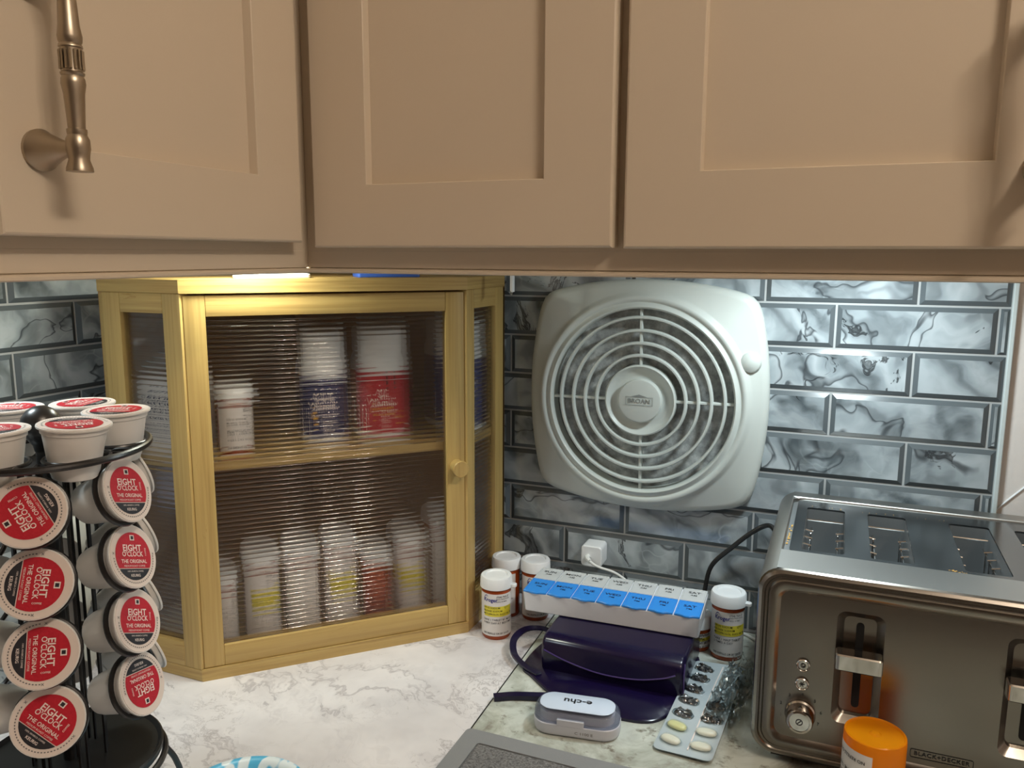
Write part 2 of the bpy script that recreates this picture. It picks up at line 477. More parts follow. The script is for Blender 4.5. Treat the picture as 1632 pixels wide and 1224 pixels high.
def scribble(x, y, wdt, h, n=None):
    """fine print too small to read: short dashes in a line"""
    gs = []; a = x; rnd = random.Random(int((x * 7919 + y * 104729) * 1e4))
    while a < x + wdt:
        l = rnd.uniform(0.5, 1.6) * h; gs.append(([(a, y - h / 2, 0), (a + l, y - h / 2, 0), (a + l, y + h / 2, 0), (a, y + h / 2, 0)], [(0, 1, 2, 3)])); a += l + 0.45 * h
    return join(*gs)


def wrap(g, R, z0=0.0, a0=-pi / 2):
    """bend a flat XY layout round a cylinder of radius R; x becomes arc length, y height"""
    return [((R + v[2]) * cos(a0 + v[0] / R), (R + v[2]) * sin(a0 + v[0] / R), z0 + v[1]) for v in g[0]], g[1]


def lay(g, o, ux, uy):
    """put a flat XY layout on the plane through o spanned by ux and uy"""
    o, ux, uy = Vector(o), Vector(ux), Vector(uy); n = ux.cross(uy)
    return [tuple(o + ux * v[0] + uy * v[1] + n * v[2]) for v in g[0]], g[1]


def band(R, z0, z1, a0, a1, n=20):
    V, F = [], []
    for i in range(n + 1):
        a = a0 + (a1 - a0) * i / n
        V += [(R * cos(a), R * sin(a), z0), (R * cos(a), R * sin(a), z1)]
    return V, [(2 * i, 2 * i + 2, 2 * i + 3, 2 * i + 1) for i in range(n)]


def board(name, parent, p0, p1, width, thick, wdir, mat='bamboo', bev=0.0008):
    """a stick of wood from p0 to p1 with its grain along its own local Z; wdir is the direction of its width"""
    p0, p1 = Vector(p0), Vector(p1); z = (p1 - p0); L = z.length; z.normalize(); x = Vector(wdir).normalized(); y = z.cross(x)
    m = Matrix((x, y, z)).transposed()
    o = obj(name, rbox(-width / 2, width / 2, -thick / 2, thick / 2, 0, L, bev), mat, parent)
    o.location = p0; o.rotation_euler = m.to_euler()
    return o


# ------------------------------------------------------------------ the room
def struct(name, g, mat, smooth=0):
    o = obj(name, g, mat, smooth=smooth); o['kind'] = 'structure'; return o


ZF, ZC = -0.91, 1.52
wall_back = struct('wall_back', box(-0.1, 3.3, 0.006, 0.12, ZF, ZC), 'wall')
wall_left = struct('wall_left', box(-0.12, -0.006, -3.1, 0.006, ZF, ZC), 'wall')
struct('wall_right', box(3.3, 3.4, -3.1, 0.12, ZF, ZC), 'wall')
struct('wall_front', box(-0.12, 3.4, -3.2, -3.1, ZF, ZC), 'room_wall')
struct('floor', box(-0.12, 3.4, -3.2, 0.12, ZF - 0.05, ZF), 'floor')
struct('ceiling', box(-0.12, 3.4, -3.2, 0.12, ZC, ZC + 0.05), 'ceiling')
XE = 1.0267
obj('grout', box(-0.003, XE, 0.0026, 0.0062, 0, 0.56), 'grout', wall_back, smooth=0)
obj('grout', box(-0.0062, -0.0026, -1.0, 0.003, 0, 0.56), 'grout', wall_left, smooth=0)
struct('trim_1', rbox(XE, XE + 0.005, -0.001, 0.0058, 0.0, 0.56, 0.001), 'caulk')
obj('wall_light_streak', tube([(1.030, 0.0055, 0.200), (1.056, 0.0055, 0.2295), (1.10, 0.0055, 0.280)], 0.0012, 6), 'white', wall_back)  # slanted light streak on the wall, put in as a raised white line

PZ, PX, GAP, ZT = 0.054, 0.1697, 0.0026, 0.4354
_tm = {}


def tile_mesh(w_, h_):
    k = (round(w_, 4), round(h_, 4))
    if k not in _tm:
        b = min(0.0054, w_ / 3, h_ / 3)
        L = []
        for ins, d in ((0, 0), (0, -0.0034), (b, -0.0062)):
            L.append([(ins, d, ins), (w_ - ins, d, ins), (w_ - ins, d, h_ - ins), (ins, d, h_ - ins)])
        me = make_mesh('tile', loft(L), 'tile', 0)
        me.materials.append(M['tile_edge'])
        for p in me.polygons:
            c = p.center
            if not (b < c.x < w_ - b and b < c.z < h_ - b): p.material_index = 1
        _tm[k] = me
    return _tm[k]


for r in range(-1, 9):
    zt = ZT + PZ * (1 - r); zb = zt - PZ; zb2 = max(zb, 0.001); zt2 = min(zt, 0.555)
    # back wall
    s = (0.8455 if r % 2 else 0.9325); s -= math.ceil(s / PX) * PX
    while s < XE:
        a, b = max(s, 0.0), min(s + PX, XE)
        if b - a > 0.008: link('tile', tile_mesh(b - a - GAP, zt2 - zb2 - GAP), wall_back, (a + GAP / 2, 0.0055, zb2 + GAP / 2))
        s += PX
    s = (-0.3450 if r % 2 else -0.4277) - 4 * PX
    while s < 0:
        a, b = max(s, -1.0), min(s + PX, 0.0)
        if b - a > 0.008: link('tile', tile_mesh(b - a - GAP, zt2 - zb2 - GAP), wall_left, (-0.0055, a + GAP / 2, zb2 + GAP / 2), RZ(pi / 2))
        s += PX

# counter: one L-shaped top
ct = loft([[(x, y, z) for x, y in ((0, 0), (2.2, 0), (2.2, -0.64), (0.64, -0.64), (0.64, -2.2), (0, -2.2))] for z in (-0.038, 0.0)])
tag(obj('countertop', ct, 'marble', smooth=0), 'white marbled kitchen countertop with grey veins running into the corner', 'countertop')


# ------------------------------------------------------------------ upper cabinets
def door(parent, name, w_, h_, stile, rail, loc, rot, th=0.0195, rec=0.009):
    """shaker door: local x = width, z = height, front faces -y, back on y=0"""
    o = [(0, 0), (w_, 0), (w_, h_), (0, h_)]; i = [(stile, rail), (w_ - stile, rail), (w_ - stile, h_ - rail), (stile, h_ - rail)]
    e = 0.0022
    def ins(L, d, s=1):
        cx, cz = w_ / 2, h_ / 2
        return [(x + (d if x < cx else -d), z + (d if z < cz else -d)) for x, z in L]
    P = lambda L, y: [(x, y, z) for x, z in L]
    loops = [P(o, 0), P(o, -th + e), P(ins(o, e * 0.4), -th + e * 0.3), P(ins(o, e), -th), P(i, -th), P(ins(i, 0.0006), -th + 0.0006), P(ins(i, 0.0016), -th + rec)]
    return obj(name, loft(loops), 'paint', parent, loc, rot, smooth=20)


def handle(parent, loc, rot):
    """turned bar pull; local -y points out of the door, z is up, centre at the middle of the bar"""
    prof = [(0.0, -0.0605), (0.0088, -0.0600), (0.0086, -0.058), (0.0068, -0.0535), (0.0072, -0.0505), (0.0080, -0.0475), (0.0078, -0.0425), (0.0062, -0.040), (0.0066, -0.0385), (0.0066, -0.037), (0.0056, -0.0365), (0.0058, -0.033), (0.0068, -0.018), (0.0080, -0.0125), (0.0076, -0.0098), (0.0068, -0.0085), (0.0076, -0.0078), (0.0078, -0.0068), (0.0068, -0.0062), (0.0064, 0.0)]
    prof = [(r * 0.95, z * 1.17) for r, z in prof]
    full = prof + [(r, -z) for r, z in reversed(prof[:-1])]
    h = obj('handle', tf(lathe(full, 28), (0, -0.036, 0)), 'nickel', parent, loc, rot)
    for s in (-1, 1):
        pr = [(0.0, 0.0), (0.0138, 0.0), (0.0140, 0.0025), (0.0122, 0.0055), (0.0098, 0.012), (0.0068, 0.020), (0.0048, 0.026), (0.0046, 0.032), (0.0, 0.032)]
        g = tf(lathe(pr, 28), (0, 0, s * 0.0550), RX(pi / 2))
        obj('handle_post', g, 'nickel', h)
    k = [(0.0070 * cos(a), 0.0070 * sin(a)) for a in [2 * pi * i / 16 for i in range(16)]]
    obj('fluted_collar', join(*[tube([(x * 0.99, y * 0.99 - 0.036, -0.006), (x * 0.97, y * 0.97 - 0.036, 0.0), (x * 0.99, y * 0.99 - 0.036, 0.006)], 0.0009, 5) for x, y in k]), 'nickel', h)
    return h


FX = 0.3244
left_cab = thing('wall_cabinet', 'upper cabinet on the left wall with the bar handle in view', 'cabinet', (0, 0, 0), 0, 'upper kitchen cabinets')
obj('body', box(0.0, FX - 0.019, -1.0, -0.3244, 0.530, 1.15), 'paint', left_cab, smooth=0)
obj('face_frame', box(FX - 0.019, FX, -1.0, -0.3244, 0.4950, 1.15), 'paint', left_cab, smooth=0)
d = door(left_cab, 'door', 0.3165, 0.62, 0.063, 0.0605, (FX, -0.6745, 0.5034), RZ(pi / 2))
handle(d, (0.032, -0.0195, 0.1120), None)
d = door(left_cab, 'door', 0.30, 0.62, 0.063, 0.0605, (FX, -0.9775, 0.5034), RZ(pi / 2))
cor_cab = thing('wall_cabinet', 'middle upper cabinet door in the corner without a visible handle', 'cabinet', (0, 0, 0), 0, 'upper kitchen cabinets')
obj('body', box(0.0, 0.665, -0.3054, 0.0, 0.530, 1.15), 'paint', cor_cab, smooth=0)
obj('face_frame', box(0.3054, 0.665, -0.3244, -0.3054, 0.4950, 1.15), 'paint', cor_cab, smooth=0)
door(cor_cab, 'door', 0.3145, 0.62, 0.0640, 0.0605, (0.3465, -FX, 0.4985), RZ(0.0))
right_cab = thing('wall_cabinet', 'upper cabinet on the right above the toaster and vent fan', 'cabinet', (0, 0, 0), 0, 'upper kitchen cabinets')
obj('body', box(0.665, 1.25, -0.3054, 0.0, 0.530, 1.15), 'paint', right_cab, smooth=0)
obj('face_frame', box(0.665, 1.25, -0.3244, -0.3054, 0.4950, 1.15), 'paint', right_cab, smooth=0)
d = door(right_cab, 'door', 0.3425, 0.62, 0.0640, 0.0635, (0.6711, -FX, 0.4977), RZ(0.0))
handle(d, (0.309, -0.0195, 0.1120), None)
door(right_cab, 'door', 0.23, 0.62, 0.0640, 0.0635, (1.0175, -FX, 0.4977), RZ(0.0))


def rail_profile():
    return [(0.0, 0.0227), (0.0, 0.0060), (0.0016, 0.0052), (-0.0012, 0.0046), (-0.0030, 0.0030), (-0.0030, 0.0010), (-0.0015, 0.0), (0.02, 0.0), (0.02, 0.0227)]


zr = 0.4722
pr = rail_profile()
struct('trim_2', loft([[(FX - a, -1.0, zr + b) for a, b in pr], [(FX - a, -(FX) + (-a), zr + b) for a, b in pr]]), 'paint')
struct('trim_3', loft([[(FX - a, -FX + a, zr + b) for a, b in pr], [(1.25, -FX + a, zr + b) for a, b in pr]]), 'paint')

# little clear hook hanging under the cabinet
hk = thing('cable_clip', 'small white clip hanging under the cabinet beside the bamboo cupboard', 'clip', (0.4665, -0.10, 0.530))
obj('stem', rbox(-0.0018, 0.0018, -0.004, 0.004, -0.0845, 0, 0.0006), 'white', hk)
obj('hook', tube(smoothpath([(0, 0.0, -0.0835), (0, -0.003, -0.087), (0, -0.006, -0.087), (0, -0.008, -0.0835)], 4), 0.0014, 6), 'clear', hk)
# ------------------------------------------------------------------ bamboo corner cupboard
BX, BY = 0.0735, -0.022
bam = thing('corner_cupboard', 'bamboo corner cupboard with ribbed clear panes standing on the counter', 'cupboard', (BX, BY, 0))
PENT = [(0, 0), (0.3495, 0), (0.3495, -0.1195), (0.1185, -0.3525), (0, -0.3525)]


def pent(ins_front, z0, z1, bev=0.0008, inset=0.0):
    P = [(inset, -inset), (0.3495 - inset, -inset), (0.3495 - inset - ins_front, -0.1195 + ins_front * 0.41), (0.1185 - ins_front * 0.41, -0.3525 + inset + ins_front), (inset, -0.3525 + inset + ins_front)]
    cx, cy = 0.14, -0.14
    L = []
    for k, z in ((bev, z0), (0, z0 + bev), (0, z1 - bev), (bev, z1)):
        L.append([(x + (k if x < cx else -k), y + (k if y < cy else -k), z) for x, y in P])
    return loft(L)


obj('base_board', pent(0.0, 0.0, 0.0145), 'bamboo_flat', bam, smooth=0)
top = obj('top_board', pent(-0.0012, 0.449, 0.4645), 'bamboo_flat', bam, smooth=0)
obj('shelf', pent(0.012, 0.2470, 0.2590, inset=0.005), 'bamboo_flat', bam, smooth=0)
obj('back_panel', box(0.0, 0.3495, -0.005, 0.0, 0.0145, 0.449), 'bamboo_back', bam, smooth=0)
obj('back_panel', box(0.0, 0.005, -0.3525, -0.005, 0.0145, 0.449), 'bamboo_back', bam, smooth=0)


def ribbed(w_, h_, pitch=0.0055, amp=0.0011, th=0.0016):
    """pane in local XZ facing -y with horizontal half-round ribs"""
    n = max(1, round(h_ / pitch)); prof = []
    for i in range(n):
        for k in range(6):
            u = k / 6; prof.append((-th - amp * (1 - (2 * u - 1) ** 2), h_ * (i + u) / n))
    prof.append((-th, h_)); prof += [(0, h_), (0, 0)]
    return loft([[(0, y, z) for y, z in prof], [(w_, y, z) for y, z in prof]])


# side faces
T = 0.012
yl = -0.3525 + T / 2
board('stile', bam, (0.0155, yl, 0.0145), (0.0155, yl, 0.449), 0.031, T, (1, 0, 0))
board('stile', bam, (0.1061, yl, 0.0145), (0.1061, yl, 0.449), 0.0248, T, (1, 0, 0))
board('rail', bam, (0.031, yl, 0.438), (0.0937, yl, 0.438), 0.022, T, (0, 0, 1))
board('rail', bam, (0.031, yl, 0.0293), (0.0937, yl, 0.0293), 0.0296, T, (0, 0, 1))
obj('side_pane', ribbed(0.0627, 0.383), 'ribbed', bam, (0.031, -0.3445, 0.044), label='ribbed clear acrylic')
xr = 0.3495 - T / 2
board('stile', bam, (xr, -0.0155, 0.0145), (xr, -0.0155, 0.449), 0.031, T, (0, 1, 0))
board('stile', bam, (xr, -0.1087, 0.0145), (xr, -0.1087, 0.449), 0.0215, T, (0, 1, 0))
board('rail', bam, (xr, -0.031, 0.437), (xr, -0.098, 0.437), 0.024, T, (0, 0, 1))
board('rail', bam, (xr, -0.031, 0.0293), (xr, -0.098, 0.0293), 0.0296, T, (0, 0, 1))
obj('side_pane', ribbed(0.067, 0.3805), 'ribbed', bam, (0.3415, -0.098, 0.044), RZ(pi / 2), label='ribbed clear acrylic')
# door, in its own frame along the diagonal
dv = Vector((0.231, 0.233, 0)).normalized()
door_e = bpy.data.objects.new('door', None); COL.objects.link(door_e); door_e.parent = bam
door_e.location = (0.1185 - 0.0012, -0.3525 + 0.0012, 0.0); door_e.rotation_euler = (0, 0, atan2(dv.y, dv.x))
TD = 0.014
board('stile', door_e, (0.0145, TD / 2, 0.0150), (0.0145, TD / 2, 0.4465), 0.0225, TD, (1, 0, 0))
board('stile', door_e, (0.3127, TD / 2, 0.0150), (0.3127, TD / 2, 0.4465), 0.0235, TD, (1, 0, 0))
board('rail', door_e, (0.0257, TD / 2, 0.4350), (0.3010, TD / 2, 0.4350), 0.0230, TD, (0, 0, 1))
board('rail', door_e, (0.0257, TD / 2, 0.0275), (0.3010, TD / 2, 0.0275), 0.0250, TD, (0, 0, 1))
obj('pane', ribbed(0.2753, 0.3835), 'ribbed', door_e, (0.0257, 0.0065, 0.0400), label='ribbed clear acrylic')
obj('knob', tf(lathe([(0, 0), (0.0085, 0), (0.0088, 0.010), (0.0105, 0.0165), (0.0105, 0.0185), (0.0098, 0.0195), (0, 0.0195)], 32), (0.3135, 0, 0.2270), RX(pi / 2)), 'bamboo', door_e)

# things lying on the cupboard top
p1 = obj('paper_packet', rslab(0.085, 0.05, 0.4645, 0.4692, 0.004, 0.0008), 'paper_white', None, (0.235, -0.275, 0), radians(42))
tag(p1, 'flat white packet on the cupboard top under the bright light', 'packet')
p2 = obj('film_packet', rslab(0.075, 0.045, 0.4645, 0.4694, 0.004, 0.0008), 'blue_film', None, (0.335, -0.185, 0), radians(42))
tag(p2, 'flat blue packet lying on top of the bamboo cupboard', 'packet')


# ------------------------------------------------------------------ bottles
def pill_bottle(label, loc, rot, r=0.019, h=0.083, lines=None, group=None, logo=True, yellow=True, tab=-0.35, labeled=True, name='pill_bottle'):
    t_ = thing(name, label, 'bottle', loc, rot, group or ('pill bottles inside the bamboo cupboard' if 0.0145 < loc[2] else 'pharmacy bottles on the counter'))
    hc = 0.0150; hb = h - hc
    body = obj('body', lathe([(0, 0.0012), (r * 0.75, 0.0012), (r * 0.80, 0.0), (r * 0.94, 0.0), (r, 0.0022), (r, hb - 0.004), (r * 0.94, hb - 0.002), (r * 0.94, hb + 0.008), (0, hb + 0.008)], 40), 'amber', t_)
    cap = [(0, hb + 0.0135), (r * 0.72, hb + 0.0135), (r * 0.78, hb + 0.0150), (r * 1.02, hb + 0.0146), (r * 1.08, hb + 0.0128), (r * 1.11, hb + 0.0015), (r * 1.11, hb), (r * 1.0, hb), (r * 1.0, hb + 0.009), (0, hb + 0.009)]
    tg = rslab(0.012, 0.008, hb + 0.0005, hb + 0.0045, 0.003, 0.0006)
    obj('cap', join(lathe(cap[::-1], 40), tf(tg, (r * 1.12 * cos(tab), r * 1.12 * sin(tab), 0), tab)), 'white', t_, label='white child-proof cap')
    if labeled:
        z0, z1 = 0.0055, hb - 0.0055
        lb = obj('paper_label', band(r + 0.00025, z0, z1, -pi / 2 - 1.62, -pi / 2 + 1.62, 36), 'paper_white', t_, label='printed white pharmacy label', recalc=False)
        H = z1 - z0
        if yellow:
            obj('warning_band', band(r + 0.0004, z0 + H * 0.47, z0 + H * 0.71, -pi / 2 - 0.95, -pi / 2 + 1.1, 24), 'yellow', lb, recalc=False, label='yellow highlighted band')
        gs = []
        W = r * 1.02
        if lines is None: lines = ('TAKE 1 TABLET BY MOUTH', 'EVERY DAY AT BEDTIME')
        y = lambda f: z0 + H * f
        for k, s in enumerate(('(734) 763-27', 'TAKE WITH FOOD', 'REFILL BY MAIL')):
            gs.append(text(s, 0.0034 if k == 0 else 0.0022, -0.001, y(0.935 - 0.055 * k), 0.01, 0, 'LEFT'))
        for k, s in enumerate(('DRUG SODIUM      QTY', 'RELEASE SODIUM', 'METOPROLOL SUCC ER TB')):
            gs.append(text(s, 0.0034, -W, y(0.675 - 0.075 * k), 0.012, 0, 'LEFT'))
        for k, s in enumerate(lines): gs.append(text(s, 0.0037, -W, y(0.39 - 0.075 * k), 0.012, 0, 'LEFT'))
        gs.append(text('NO REFILLS OR BY DATE', 0.0033, -W, y(0.065), 0.012, 0, 'LEFT'))
        obj('print', wrap(join(*gs), r + 0.00055), 'print_black', lb, smooth=0, recalc=False)
        if logo:
            lg = [text('Kroger', 0.0072, -W * 0.98, y(0.86), 0.02, 0, 'LEFT', 0, 0.92)]
            arc = [(-W * 0.98 + 0.0030 * cos(a) + 0.004, y(0.90) + 0.0042 * sin(a)) for a in [0.3 + 2.6 * i / 10 for i in range(11)]]
            V = []; 
            for i, (a, b) in enumerate(arc): V += [(a, b, 0), (a * 0.985, b - 0.0009, 0)]
            lg.append((V, [(2 * i, 2 * i + 1, 2 * i + 3, 2 * i + 2) for i in range(len(arc) - 1)]))
            obj('logo', wrap(join(*lg), r + 0.0006), 'print_blue', lb, smooth=0, recalc=False)
    return t_


face = lambda x, y: atan2(-1.0403 - y, 0.8532 - x) + pi / 2      # turn a label towards the middle of the room
P = (0.4585, -0.1310)
pill_bottle('orange pill bottle with white cap, nearest to the bamboo cupboard corner', (*P, 0), face(*P) + 0.05)
P = (0.4455, -0.0660)
pill_bottle('orange pill bottle half hidden behind the front one by the cupboard', (*P, 0), face(*P) - 0.9, r=0.0185, tab=0.9)
P = (0.4862, -0.0605)
pill_bottle('orange pill bottle behind the left end of the weekly pill organizer', (*P, 0), face(*P) + 0.35, tab=pi / 2, r=0.0185)
P = (0.7456, -0.0775)
pill_bottle('orange pill bottle with white cap standing beside the toaster', (*P, 0.0042), face(*P) + 0.15, lines=('TAKE 1 HALF TABLET', '2 TIMES A DAY'), h=0.083, r=0.0195)
P = (0.7065, -0.0700)
pill_bottle('short pill bottle tucked under the right end of the organizer', (*P, 0.0042), face(*P) + 0.2, logo=False, r=0.0180, h=0.0445)

# ------------------------------------------------------------------ contents of the cupboard
SZ = 0.2592
fc = lambda x, y: atan2(-1.0403 - y, 0.8532 - x) + pi / 2


def supplement(label, loc, r, h, hl, lab, title, cap_r, rot, small=()):
    t_ = thing('vitamin_bottle', label, 'bottle', loc, rot, 'vitamin bottles on the cupboard shelf')
    sh = hl + 0.010
    obj('body', lathe([(0, 0.0), (r * 0.9, 0.0), (r, 0.004), (r, sh), (r * 0.97, sh + 0.004), (cap_r * 0.96, sh + 0.014), (cap_r * 0.96, sh + 0.02), (0, sh + 0.02)], 44), 'white', t_)
    n = 60; cp = []
    V, F = lathe([(cap_r, sh + 0.012), (cap_r * 1.02, sh + 0.014), (cap_r * 1.02, h - 0.003), (cap_r * 0.95, h), (0, h)], n)
    V = [((x * (1.012 if i % 2 else 0.99)), (y * (1.012 if i % 2 else 0.99)), z) for i, (x, y, z) in enumerate(V)]
    obj('cap', (V, F), 'white', t_, label='white ridged screw cap')
    lb = obj('label', band(r + 0.0003, 0.010, hl, -pi / 2 - 2.4, -pi / 2 + 2.4, 48), lab, t_, recalc=False, label='%s wrap label' % ('navy' if lab == 'navy' else 'red' if lab == 'red_label' else 'blue'))
    W = r * 0.9; H = hl - 0.010
    gs = [text(title[0], 0.0125, 0.0, 0.010 + H * 0.66, 0.02, 0, 'CENTER', 0, 0.9), text(title[1], 0.0125, 0.0, 0.010 + H * 0.50, 0.02, 0, 'CENTER', 0, 0.9)]
    for k in range(3): gs.append(text(small[k % len(small)], 0.0052, -W * 0.1, 0.010 + H * (0.30 - 0.09 * k), 0.01, 0, 'LEFT'))
    obj('print', wrap(join(*gs), r + 0.0006), 'print_white', lb, smooth=0, recalc=False)
    obj('panel', wrap(join(([(-W * 1.25, 0.014, 0), (-W * 0.75, 0.014, 0), (-W * 0.75, 0.010 + H * 0.45, 0), (-W * 1.25, 0.010 + H * 0.45, 0)], [(0, 1, 2, 3)])), r + 0.0005), 'paper_white', lb, smooth=0, recalc=False)
    return t_, lb, W, H


t_, lb, W, H = supplement('navy labelled vitamin bottle with white cap on the cupboard shelf', (0.2600, -0.2150, SZ), 0.0290, 0.138, 0.084, 'navy', ('Adult', 'Vitamin'), 0.0255, fc(0.26, -0.215), ('gummies', '50 count', 'mixed'))
obj('seal', wrap(join(([(-W * 0.55, 0.030, 0), (-W * 0.32, 0.030, 0), (-W * 0.32, 0.038, 0), (-W * 0.55, 0.038, 0)], [(0, 1, 2, 3)])), 0.0296), 'print_yellow', lb, smooth=0, recalc=False)
t_, lb, W, H = supplement('red labelled vitamin bottle with white cap on the cupboard shelf', (0.3130, -0.1620, SZ), 0.0335, 0.140, 0.086, 'red_label', ('Air', 'Vitamin'), 0.0300, fc(0.313, -0.162), ('Sin azucar', 'sabor', 'mixto'))
obj('flavour_name', wrap(join(text('gomitas', 0.009, 0.0, 0.010 + H * 0.385, 0.015), text('sabor', 0.007, W * 0.75, 0.010 + H * 0.26, 0.015)), 0.0342), 'print_yellow', lb, smooth=0, recalc=False)
obj('badge', wrap(join(([(W * 0.12, hh, 0) for hh in (0.010 + H * 0.80, 0.010 + H * 0.99)] + [(W * 0.52, 0.010 + H * 0.99, 0), (W * 0.52, 0.010 + H * 0.80, 0)], [(0, 3, 2, 1)])), 0.0341), 'print_black', lb, smooth=0, recalc=False)
supplement('blue labelled vitamin bottle behind the right edge of the cupboard door', (0.3790, -0.0790, SZ), 0.0310, 0.146, 0.098, 'blue_label', ('Daily', 'Tabs'), 0.0280, fc(0.379, -0.079) + 0.4, ('tablets', 'value', 'pack'))
P = (0.1990, -0.3060)
pill_bottle('small pill bottle at the left end of the cupboard shelf', (*P, SZ), fc(*P) + 0.5, r=0.0200, h=0.080, logo=False, yellow=False)
for k, (x, y, h, lab, rr) in enumerate([
        (0.1790, -0.3240, 0.098, 'pill bottle at the left edge of the cupboard floor, behind the stile', 0.0185),
        (0.2110, -0.2880, 0.118, 'pill bottle with wide white cap, left of the pair on the cupboard floor', 0.0205),
        (0.2420, -0.2490, 0.118, 'pill bottle with wide white cap, right of the pair on the cupboard floor', 0.0205),
        (0.2760, -0.2150, 0.122, 'pill bottle under the navy vitamin bottle on the cupboard floor', 0.0200),
        (0.3400, -0.1480, 0.112, 'pill bottle with white cap and mottled label, low in the cupboard under the red one', 0.0200),
        (0.3740, -0.1130, 0.130, 'tall pill bottle in the right corner of the cupboard floor', 0.0190)]):
    pill_bottle(lab, (x, y, 0.0147), fc(x, y) + (0.7, 0.3, -0.4, 0.2, 0.1, 0.5)[k], r=rr, h=h, logo=False, yellow=k in (1, 3, 4))
P = (0.3080, -0.1800)
pill_bottle('plain amber bottle without a label, between bottles on the cupboard floor', (*P, 0.0147), 0, r=0.0190, h=0.096, labeled=False)
cb = thing('pill_carton', 'white carton with dark blue print behind the left cupboard pane', 'carton', (0.1320, -0.3270, SZ), 0.03)
obj('carton', rbox(-0.036, 0.036, -0.022, 0.022, 0, 0.090, 0.0006), 'paper_white', cb)
obj('print', lay(join(text('RELIEF', 0.016, 0.0, 0.066, 0.02), text('TABLETS', 0.011, 0.0, 0.05, 0.02), scribble(-0.03, 0.035, 0.06, 0.002), scribble(-0.03, 0.028, 0.055, 0.002), scribble(-0.03, 0.02, 0.06, 0.002)), (0, -0.0223, 0), (1, 0, 0), (0, 0, 1)), 'navy', cb, smooth=0, recalc=False)
lf = thing('leaflet', 'folded lavender leaflet with printed lines hanging over the shelf edge', 'leaflet', (0.1350, -0.3440, SZ), 0.0)
lp = smoothpath([(0, 0.020, 0.0008), (0, 0.0115, 0.0012), (0, 0.0065, -0.001), (0, 0.0052, -0.012), (0, 0.0050, -0.058)], 4)
obj('sheet', join(([(s, y, z) for y, z in [(q[1], q[2]) for q in lp] for s in (-0.028, 0.030)], [(2 * i, 2 * i + 1, 2 * i + 3, 2 * i + 2) for i in range(len(lp) - 1)]), ([(s, y - 0.0005, z + 0.0004) for y, z in [(q[1], q[2]) for q in lp] for s in (-0.028, 0.030)], [(2 * i, 2 * i + 1, 2 * i + 3, 2 * i + 2) for i in range(len(lp) - 1)])), 'lavender', lf, recalc=False)
obj('print', lay(join(*[scribble(-0.024, -0.014 - 0.007 * k, 0.048, 0.0011) for k in range(6)]), (0, 0.0040, 0), (1, 0, 0), (0, 0, 1)), 'print_black', lf, smooth=0, recalc=False)

# ------------------------------------------------------------------ vent fan on the back wall
fan = thing('vent_fan', 'square white wall vent fan with round ringed grille above the pill organizer', 'fan', (0.6165, -0.0009, 0.3080))
NF = 128
KB = 1.02


def fan_edge(a):
    c, s = abs(cos(a)), abs(sin(a))
    def hit(c, s, half):
        A = KB * s * s
        return half / c if A < 1e-9 else (-c + sqrt(c * c + 4 * A * half)) / (2 * A)
    p_ = 26.0
    ra = hit(c, s, 0.1585) if c > 1e-6 else 9
    rb = hit(s, c, 0.1535) if s > 1e-6 else 9
    return (ra ** -p_ + rb ** -p_) ** (-1 / p_)


rows = []
OCX, OCZ = -0.0015, -0.0035                  # the grille sits a touch off centre
for i in range(NF):
    a = 2 * pi * i / NF; R_ = fan_edge(a); col_ = []
    for f, h in ((1.0, 0.0), (1.0, 0.006), (0.993, 0.010), (0.975, 0.0135), (0.94, 0.0155)):
        col_.append((R_ * f * cos(a), R_ * f * sin(a), h))
    rr = max(0.147, 0)
    for r_, h in ((0.1430, 0.0185), (0.1395, 0.0205), (0.1365, 0.0245), (0.1335, 0.0258), (0.1305, 0.0245), (0.1285, 0.0225), (0.1260, 0.0228), (0.1240, 0.0255), (0.1222, 0.0262), (0.1205, 0.0250), (0.1195, 0.0200), (0.1190, 0.0030)):
        col_.append((OCX + r_ * cos(a), OCZ + r_ * sin(a), h))
    rows.append(col_)
nk = len(rows[0])
V = [p for c in rows for p in c]
F = [(i * nk + k, ((i + 1) % NF) * nk + k, ((i + 1) % NF) * nk + k + 1, i * nk + k + 1) for i in range(NF) for k in range(nk - 1)]
FR = RX(pi / 2)                               # local XY+height -> XZ facing -y
obj('cover', tf((V, F), (0, 0, 0), FR), 'fan_white', fan, smooth=50)
gc = (OCX, 0, OCZ)
obj('damper', tf(lathe([(0, 0.0015), (0.060, 0.0018), (0.1195, 0.0025)], 64), gc, FR), 'dusty', fan, label='dusty grey metal behind the grille')
for R_ in (0.1085, 0.0915, 0.0750, 0.0590):
    obj('grille_ring', tf(lathe([(R_ - 0.0022, 0.0150), (R_ + 0.0022, 0.0150), (R_ + 0.0020, 0.0210), (R_ + 0.0010, 0.0225), (R_ - 0.0010, 0.0225), (R_ - 0.0020, 0.0210), (R_ - 0.0022, 0.0150)], 72), gc, FR), 'fan_white', fan)
for k in range(4):
    obj('grille_bar', tf(tf(rbox(0.044, 0.1195, -0.0018, 0.0018, 0.0110, 0.0185, 0.0006), (0, 0, 0), k * pi / 2 + 0.02), gc, FR), 'fan_white', fan)
hub = obj('hub', tf(lathe([(0.0, 0.0165), (0.0270, 0.0160), (0.0285, 0.0150), (0.0330, 0.0145), (0.0400, 0.0170), (0.0432, 0.0215), (0.0450, 0.0232), (0.0468, 0.0220), (0.0470, 0.0110), (0.040, 0.009), (0, 0.009)], 64), gc, FR), 'fan_white', fan)
obj('hub_button', tf(lathe([(0.0288, 0.0150), (0.0290, 0.0225), (0.0275, 0.0248), (0.0240, 0.0256), (0, 0.0262)], 56), gc, FR), 'fan_white', hub)
